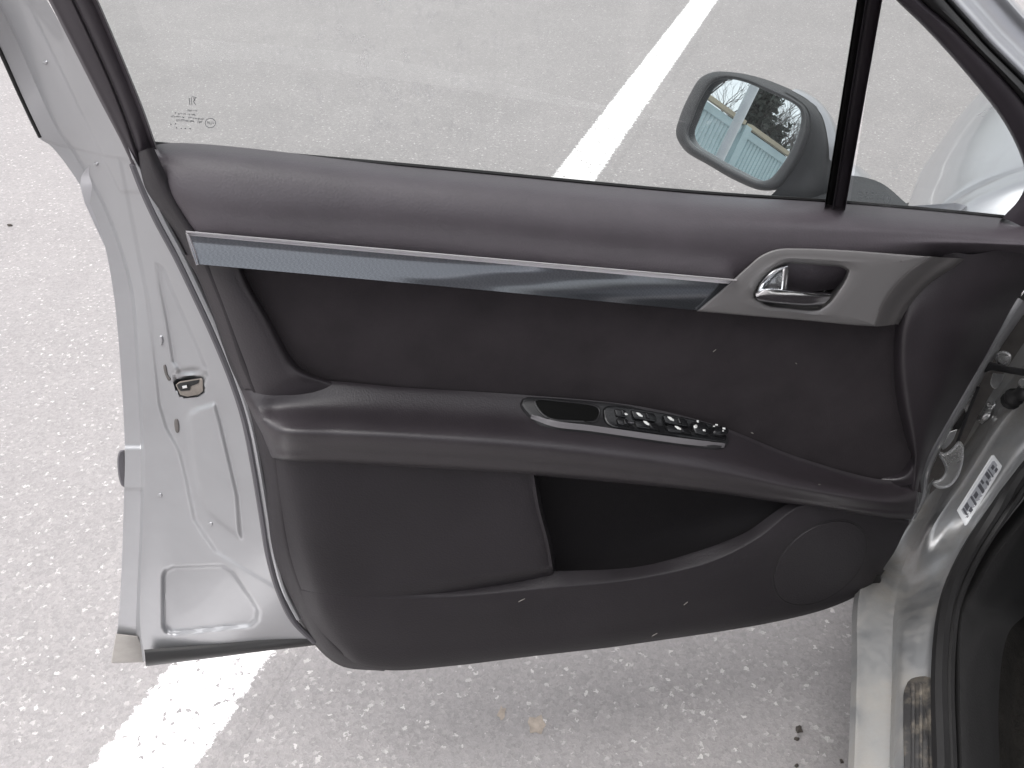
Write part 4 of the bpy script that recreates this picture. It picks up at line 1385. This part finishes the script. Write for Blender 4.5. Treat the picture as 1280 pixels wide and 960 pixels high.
# mirror selector and the small glints painted on it
obj('mirror_selector', plate([(860, 530.5), (867, 530), (877, 534), (880, 542), (880, 549), (872, 549.5), (864, 547), (860, 538)], .003, .004, 1.5, onC, 40, raw=True), M['gloss'], panel)
for poly in ([(864, 528.6), (866.5, 529), (866.5, 532), (864.4, 531.6)], [(860.6, 535.4), (863, 534.6), (865, 536.4), (864.4, 539.4), (862, 540), (860.4, 538)], [(871.6, 541), (874.4, 541.4), (875, 544.2), (872, 544)]):
    obj('switch_glint', plate(poly, .0034, .001, .3, onC, 20, raw=True), M['glint'], panel)
kn = [(893 + 9.5 * math.cos(t * .524) + 0, 544 + 7.0 * math.sin(t * .524)) for t in range(12)]
obj('mirror_knob', plate(kn, .006, .007, 2.5, onC, 40), M['gloss'], panel)
for x, y, s in ((886.5, 536, 1.5), (895.5, 541, 1.8), (883.5, 538, 1.0), (894.5, 544.5, 1.1)):
    obj('switch_glint', plate([(x - s, y - s * .8), (x + s, y - s * .6), (x + s * .9, y + s * .8), (x - s * .8, y + s * .7)], .0063, .001, .2, onC, 16, raw=True), M['glint'], panel)  # glints on the knob, painted as pale plates

# ------------------------------------------------------------------ hinge, check strap, wiring boot
obj('door_hinge', plate([(1173, 563), (1180, 566), (1190, 560), (1199, 551), (1204, 556), (1205, 568), (1201, 589), (1194, 602), (1186, 609), (1174, 611), (1165, 605), (1166, 602), (1176, 597), (1181, 588), (1179, 579), (1174, 571)], -.018, .022, 4, P, 70, bh=.012), M['steel'], car)
obj('door_hinge', plate([(1244, 447), (1248, 440), (1258, 439), (1264, 444), (1262, 454), (1254, 459), (1247, 455)], -.035, .02, 3, P, 40, bh=.01), M['steel'], car)
obj('hinge_leaf', plate([(1186, 540), (1186, 540), (1197, 536), (1197, 536), (1190, 552), (1179, 562), (1177, 560)], -.05, .006, 1, P, 40), M['steel'], car)
obj('hinge_leaf', plate([(1205, 505), (1216, 486), (1224, 478), (1224, 478), (1217, 500), (1207, 516), (1207, 516)], -.055, .006, 1, P, 40), M['steel'], car)
obj('hinge_leaf', plate([(1238, 480), (1241, 466), (1241, 466), (1256, 468), (1256, 468), (1248, 484), (1243, 486)], -.05, .006, 1, P, 40), M['steel'], car)
obj('check_strap', plate([(1230, 455), (1238, 452), (1262, 458), (1300, 464), (1320, 466), (1320, 475), (1298, 473), (1262, 467), (1240, 463), (1230, 466)], -.028, .012, 1.5, P, 30, raw=True), M['satin'], car)
obj('hinge_pin', tube([P(1223, 484, -.045), P(1208, 522, -.045), P(1197, 552, -.045)], .0022, 8), M['satin'], car)
obj('hinge_dark_patch', plate([(1191, 534), (1206, 514), (1210, 518), (1200, 536), (1193, 541)], -.062, .004, 1, P, 20, raw=True), M['rubber'], car)  # black plate between the hinge leaves
obj('wiring_boot', tube([P(1262, 502, -.05), P(1272, 494, -.035), P(1288, 490, -.03), P(1320, 492, -.05)], lambda t: .011 + .0025 * math.sin(t * 45), 12, ns=60), M['rubber'], car)
bt = [(1279 + 6.5 * math.cos(t * .785), 479 + 6.5 * math.sin(t * .785)) for t in range(8)]
obj('hinge_bolt', plate(bt, -.016, .02, 2, P, 32), M['steel'], car)
obj('hinge_bolt', plate([(1238, 503), (1242, 500), (1241, 515), (1236, 525), (1228, 529), (1226, 526), (1234, 518)], .010, .008, 1.5, onS, 30), M['steel'], car)
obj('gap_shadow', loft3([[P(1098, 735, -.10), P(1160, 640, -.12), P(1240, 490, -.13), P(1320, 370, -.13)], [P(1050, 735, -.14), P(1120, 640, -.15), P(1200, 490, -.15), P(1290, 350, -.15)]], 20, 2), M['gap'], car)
obj('sill_end_rubber', plate([(1076, 734), (1083, 729), (1096, 718), (1101, 720), (1100, 730), (1085, 735)], lambda x, y: .01, .02, 1.5, P, 30), M['rubber'], car)

# ------------------------------------------------------------------ outside mirror
md = -.215
MO = [(845, 168), (850, 145), (862, 118), (876, 97), (895, 89.5), (925, 93), (960, 106), (992, 122), (1008, 135), (1013, 155), (1004, 190), (988, 218), (972, 236), (952, 238), (920, 226), (885, 206), (856, 188)]
MG = [(860, 167), (866, 148), (876, 124), (890, 104), (906, 98.5), (930, 102), (965, 117), (993, 130), (1001, 139), (1001, 155), (993, 180), (978, 206), (962, 224), (950, 226), (922, 214), (885, 193), (866, 180)]
# mirror plane: faces the fence off to the left
AZC = 260.5
e_, a_ = R(8), R(AZC)
rf = np.array([math.sin(a_) * math.cos(e_), math.cos(a_) * math.cos(e_), math.sin(e_)])
MC = P(930, 165, md)
dd_ = ray(930, 165)
dd_ = dd_ / np.linalg.norm(dd_)
MN = rf - dd_
MN = MN / np.linalg.norm(MN)


def PM(x, y, h=0.0):
    """on the plane of the mirror, h proud of it"""
    r_ = ray(x, y)
    t = (MN @ (MC - CAM) + h) / (MN @ r_)
    return CAM + t * r_


gl = outline(MG, 80)
gvv = [tuple(PM(x, y, 0)) for x, y in gl]
gf = [tuple(t) for t in tessellate_polygon([[Vector((x, y, 0)) for x, y in gl]])]
wing = None
mo, mi = outline(MO, 100), outline(MG, 100)
# house: rim ring, then a bulging shell away from the viewer
rr = []
rim_rows = [(mi, 0, -.004), (mi, 0, .006), (mi, -2.5, .010)]
for o_, k_, h in rim_rows:
    rr.append(np.array([PM(x, y, h) for x, y in inset(o_, k_)]))
mid = (mo * .55 + mi * .45)
rr.append(np.array([PM(x, y, .010) for x, y in mid]))
rr.append(np.array([PM(x, y, .004) for x, y in inset(mo, 1.5)]))
rr.append(np.array([PM(x, y, -.004) for x, y in mo]))
base = np.array([PM(x, y, -.004) for x, y in mo])
cenb = base.mean(0)
back = -MN + np.array([0, .15, 0])
back = back / np.linalg.norm(back)
shell_rows = [base]
for s_, k_ in ((.03, 1.0), (.055, .97), (.08, .86), (.095, .62), (.10, .2)):
    shell_rows.append(cenb + (base - cenb) * k_ + back * s_)
# the wing mirror's root object: grey housing
hs = grid_mesh(across([np.array(x) for x in rr], 3), closed=True)
wing = obj('wing_mirror', hs, M['housing'], car)
obj('mirror_glass', orient(gvv, gf), M['mirror'], wing, smooth=False)
# inner side of the housing facing the pane, lower grey part and arm
obj('mirror_shell', grid_mesh(across(shell_rows[:3], 3), closed=True, face_cam=False), M['housing'], wing)
obj('mirror_cap', grid_mesh(across(shell_rows[2:], 3), closed=True, face_cam=False), M['paint'], wing)
SH = [[(980, 114, -.002), (998, 125, -.002), (1010, 137, -.002), (1013, 155, -.002), (1004, 190, -.002), (988, 218, -.002), (972, 236, -.002), (962, 246, -.002)],
      [(984, 113, -.012), (1004, 126, -.012), (1017, 141, -.012), (1021, 160, -.012), (1013, 195, -.012), (998, 224, -.012), (984, 243, -.012), (975, 252, -.012)],
      [(990, 114, -.035), (1010, 126, -.035), (1026, 145, -.035), (1033, 175, -.035), (1032, 205, -.035), (1024, 232, -.035), (1014, 250, -.035), (1008, 262, -.035)],
      [(996, 118, -.065), (1014, 129, -.065), (1030, 150, -.065), (1037, 180, -.065), (1040, 210, -.065), (1042, 235, -.065), (1042, 250, -.065), (1042, 264, -.065)]]
obj('mirror_flank', loft(SH, 50, 6, PM), M['housing'], wing)
CPp = [[(990, 113, -.037), (1011, 125.5, -.037), (1027, 144, -.037), (1035, 175, -.037), (1037, 200, -.037)], [(997, 111, -.055), (1020, 124, -.055), (1037, 145, -.055), (1047, 175, -.055), (1052, 205, -.055)],
       [(1004, 113, -.085), (1026, 128, -.085), (1042, 150, -.085), (1054, 180, -.085), (1060, 210, -.085)]]
obj('mirror_cap', loft(CPp, 30, 4, PM), M['paint'], wing)
obj('mirror_arm', loft([[(985, 236, md + .03), (1020, 222, md + .03), (1060, 219, md + .04), (1100, 228, md + .06), (1135, 256, md + .09)], [(975, 246, md + .05), (1020, 236, md + .06), (1060, 236, md + .07), (1100, 246, md + .09), (1130, 262, md + .11)],
                        [(985, 262, md + .09), (1020, 264, md + .11), (1060, 266, md + .12), (1100, 268, md + .12), (1128, 272, md + .12)]], 40, 5), M['housing'], wing)
obj('mirror_cap', loft([[(1050, 196, md - .03), (1070, 206, md - .03), (1088, 219, md - .03)], [(1050, 203, md - .005), (1070, 210, md - .005), (1089, 220, md - .005)], [(1050, 223, md + .035), (1070, 224, md + .04), (1086, 222.5, md + .04)]], 20, 4), M['paint'], wing)

# ------------------------------------------------------------------ surroundings seen in the mirror
def bare_tree(name, label, x, y, h, seed, m, group):
    t = thing(name, label, 'tree', (x, y, 0), group)
    rg = random.Random(seed)
    tr_, br = MB(), MB()
    top = np.array([x + rg.uniform(-.4, .4), y + rg.uniform(-.4, .4), h * .62])
    tr_.add(tube([np.array([x, y, 0]), np.array([x + .1, y, h * .3]), top], lambda s: .16 * (1 - s) + .05, 8))

    def grow(p, dr, ln, r_, lev):
        mid_ = p + dr * ln * .5 + np.array([rg.uniform(-1, 1), rg.uniform(-1, 1), rg.uniform(-.5, 1)]) * ln * .08
        e = p + dr * ln
        br.add(tube([p, mid_, e], lambda s: r_ * (1 - .6 * s), 5 if lev < 2 else 3, cap=False, ns=4))
        if lev < 4:
            for _ in range(4 if lev < 2 else 3):
                nd = dr + np.array([rg.uniform(-1, 1), rg.uniform(-1, 1), rg.uniform(-.3, .8)]) * .75
                nd /= np.linalg.norm(nd)
                grow(p + (e - p) * rg.uniform(.45, 1), nd, ln * rg.uniform(.5, .75), r_ * .5, lev + 1)
    for k_ in range(6):
        a = rg.uniform(0, 6.28)
        dr = np.array([math.cos(a), math.sin(a), rg.uniform(.5, 1.4)])
        dr /= np.linalg.norm(dr)
        st_ = np.array([x, y, 0]) + (top - np.array([x, y, 0])) * rg.uniform(.55, 1)
        grow(st_, dr, h * .24, .05, 0)
    obj('trunk', tr_, m, t)
    obj('crown', br, m, t)
    return t


mb_ = mat('bark', (.09, .08, .075), .9, 0, .5, 30, .01, .3, 6)
MX = MC
def az(deg, dist):
    return MX[0] + dist * math.sin(R(deg)), MX[1] + dist * math.cos(R(deg))


FLx, FLy = az(AZC + 2.8, 7.3)
FRx, FRy = az(AZC - 2.7, 8.3)
fd = np.array([FRx - FLx, FRy - FLy, 0])
flen = np.linalg.norm(fd)
fd /= flen
fence = thing('metal_fence', 'pale green metal bar fence with a yellow top rail, seen in the side mirror', 'fence', (FLx, FLy, 0))
m_fg = mat('fence_green', (.46, .58, .60), .5, 0, .1, 50, .001, .1, 4)
m_fy = mat('fence_yellow', (.46, .40, .29), .5, 0, .1, 50, .001, .15, 4)
m_fw = mat('post_white', (.66, .68, .70), .5, 0, .1, 50, .001, .1, 4)
fn = np.array([-fd[1], fd[0], 0])
# position of the post along the fence at azimuth 254.75
ux, uy = math.sin(R(AZC + .1)), math.cos(R(AZC + .1))
den = ux * fd[1] - uy * fd[0]
s_post = ((FLy - MX[1]) * ux - (FLx - MX[0]) * uy)
s_post = -s_post / (fd[1] * ux - fd[0] * uy)
spp = 2.2
for k_ in range(-2, 4):
    s0 = s_post + k_ * spp
    b0 = np.array([FLx, FLy, 0]) + fd * s0
    if b0[0] > -5.5:
        continue
    obj('fence_post', box(b0 + np.array([0, 0, 1.03]), fd * .05, fn * .05, np.array([0, 0, 1.03])), m_fg, fence)
    for z in (.12, .8, 1.60, 2.0):
        obj('cross_bar', box(b0 + fd * spp / 2 + np.array([0, 0, z]), fd * (spp / 2 - .06), fn * .02, np.array([0, 0, .035])), m_fg, fence)
    obj('top_rail', box(b0 + fd * spp / 2 + np.array([0, 0, 2.075]), fd * (spp / 2 - .05), fn * .03, np.array([0, 0, .02])), m_fy, fence)
    bb = MB()
    nb = 34
    for i in range(nb):
        c_ = b0 + fd * (.1 + (spp - .2) * i / (nb - 1)) + np.array([0, 0, 1.03])
        bb.add(box(c_, fd * .019, fn * .008, np.array([0, 0, .95])))
    o = obj('fence_bars', bb, m_fg, fence, smooth=False)
    o["kind"] = "stuff"
px_, py_ = az(AZC + .75, 6.6)
lamp = thing('lamp_post', 'tall white post standing in front of the green fence, seen in the side mirror', 'post', (px_, py_, 0))
obj('pole', tube([np.array([px_, py_, 0]), np.array([px_, py_, 6.0])], .042, 14), m_fw, lamp)
obj('foot_plate', box((px_, py_, .03), (.2, 0, 0), (0, .2, 0), (0, 0, .03)), m_fw, lamp)
obj('lamp_head', box((px_ + .3, py_, 6.02), (.4, 0, 0), (0, .1, 0), (0, 0, .05)), m_fw, lamp)


def bush(name, label, x, y, w_, h, seed, cat='bush', group=None):
    t = thing(name, label, cat, (x, y, 0), group)
    rg = np.random.default_rng(seed)
    v, f = [], []
    for k_ in range(5000):
        p = rg.normal(size=3)
        p /= np.linalg.norm(p)
        p *= rg.uniform(.55, 1.08) * (1 + .18 * math.sin(p[0] * 7 + seed) * math.cos(p[2] * 6))
        c_ = np.array([x + p[0] * w_, y + p[1] * w_, h * .52 + p[2] * h * .5])
        a = rg.normal(size=3) * .07
        b = rg.normal(size=3) * .07
        o = len(v)
        v += [tuple(c_), tuple(c_ + a), tuple(c_ + a + b), tuple(c_ + b)]
        f.append((o, o + 1, o + 2, o + 3))
    obj('crown', (v, f), m_leaf, t, smooth=False)
    obj('trunk', tube([np.array([x, y, 0]), np.array([x, y, h * .5])], lambda s: .12 - .06 * s, 8), mb_, t)


m_leaf = mat('dark_foliage', (.045, .055, .045), .7, 0, 0, var=.4, vscale=2)
for deg, dist, w_, h, sd_ in ((AZC - .2, 20, .36, 5.1, 1), (AZC - 1.1, 22, .42, 4.6, 2), (AZC - 2.2, 24, .42, 4.4, 3)):
    bx_, by_ = az(deg, dist)
    bush('evergreen_tree', {1: 'tallest dark evergreen tree beyond the green fence, beside the white post', 2: 'middle dark evergreen tree beyond the green fence in the mirror', 3: 'lowest dark evergreen tree beyond the green fence in the mirror'}[sd_], bx_, by_, w_, h, sd_, 'tree', 'evergreen trees beyond the fence')
for deg, dist, h, sd_ in ((AZC - 3.4, 30, 7.4, 4), (AZC - 1.2, 36, 8.0, 5), (AZC + 3.4, 26, 7.4, 6)):
    bx_, by_ = az(deg, dist)
    bare_tree('bare_tree', {4: 'bare tree at the right edge of the mirror, beyond the fence', 5: 'bare tree near the middle of the mirror, farthest from the fence', 6: 'bare tree left of the white post in the mirror'}[sd_], bx_, by_, h, sd_, mb_, 'bare trees beyond the fence')

# ------------------------------------------------------------------ litter on the asphalt
m_lit = mat('dead_leaf', (.05, .042, .036), .8, 0, .3, 200, .001, .4, 40)
m_tan = mat('tan_crumb', (.40, .31, .20), .9, 0, .3, 200, .001, .3, 60)


def litter(name, label, cat, x, y, rx, ry, m, seed, group=None, th=.004):
    rg = random.Random(seed)
    c = Zp(x, y, .004)
    n = 11
    v, f = [], []
    top = []
    rings_ = []
    for k_, z in ((1, .001), (.85, th), (.4, th * 1.5)):
        rings_.append([(c[0] + rx * k_ * math.cos(6.283 * i / n) * (1 + .0), c[1] + ry * k_ * math.sin(6.283 * i / n), z) for i in range(n)])
    jit = [rg.uniform(.6, 1.25) for _ in range(n)]
    for r_ in rings_:
        for i, p in enumerate(r_):
            v.append((c[0] + (p[0] - c[0]) * jit[i], c[1] + (p[1] - c[1]) * jit[i], p[2] + rg.uniform(0, th * .3)))
    for a in range(2):
        for i in range(n):
            j = (i + 1) % n
            f.append((a * n + i, a * n + j, (a + 1) * n + j, (a + 1) * n + i))
    f.append(tuple(range(2 * n, 3 * n)))
    tag(obj(name, (v, f), m), label, cat, group)


litter('dead_leaf', 'dark curled leaf on the asphalt left of the silver sill', 'leaf', 999, 911, .006, .008, m_lit, 1)
litter('dark_pebble', 'small dark pebble just below the dark curled leaf', 'pebble', 996, 923, .004, .003, m_lit, 2)
litter('dark_pebble', 'small dark pebble at the bottom edge beside the sill', 'pebble', 1052, 951, .003, .004, m_lit, 3)
litter('dark_pebble', 'small dark pebble at the bottom edge, further from the sill', 'pebble', 996, 956, .0035, .003, m_lit, 4)
litter('dark_pebble', 'small dark pebble on the asphalt far left of the door', 'pebble', 12, 281, .009, .005, m_lit, 5)
m_st = mat('dry_mud', (.305, .262, .225), .9, 0, .4, 150, .001, .25, 60)
litter('dried_mud', 'pale tan smear of dried mud on the asphalt below the door', 'mud', 671, 905, .019, .021, m_st, 7, th=.0007)
litter('dried_mud', 'narrow tan smear of dried mud left of the larger smear', 'mud', 627, 890, .007, .014, m_st, 8, th=.0006)

# ------------------------------------------------------------------ lint and crumbs on the lining
m_lint = mat('pale_lint', (.15, .14, .13), .9)
onV = on(MB().add(arm_vf).add(low_vf).add(loft(I_, 80, 8)))
for x, y, dx, dy, wd, lab in ((893, 438, 4, -3, 1.3, 'pale lint speck on the dark insert, below the left end of the handle surround'), (995, 454, 2, 1, 2.2, 'pale lint speck on the dark insert, below the chrome handle'),
                             (940, 541, 3, 1, 2.4, 'pale crumb on the armrest edge just right of the window switches'), (1024, 606, 2, 0, 2.0, 'tiny pale crumb on the front end of the armrest'),
                             (652, 750, 8, -4, 1.2, 'pale fibre on the lower panel below the left end of the pocket'), (857, 754, 5, -4, 1.2, 'pale fibre on the lower panel below the middle of the pocket'),
                             (818, 793, 7, -4, 1.3, 'pale fibre at the bottom edge of the lining')):
    a = np.array([x - dx / 2, y - dy / 2])
    b = np.array([x + dx / 2, y + dy / 2])
    e = (b - a) / np.linalg.norm(b - a)
    n_ = np.array([-e[1], e[0]]) * wd * .4
    o_ = [tuple(a - n_ * .4), tuple((a + b) / 2 - n_), tuple(b - n_ * .4), tuple(b + n_ * .4), tuple((a + b) / 2 + n_ * .8), tuple(a + n_ * .4)]
    tag(obj('lint', plate(o_, .0012, .001, .3, onV, 12, raw=True), m_lint), lab, 'lint', 'lint on the door lining')
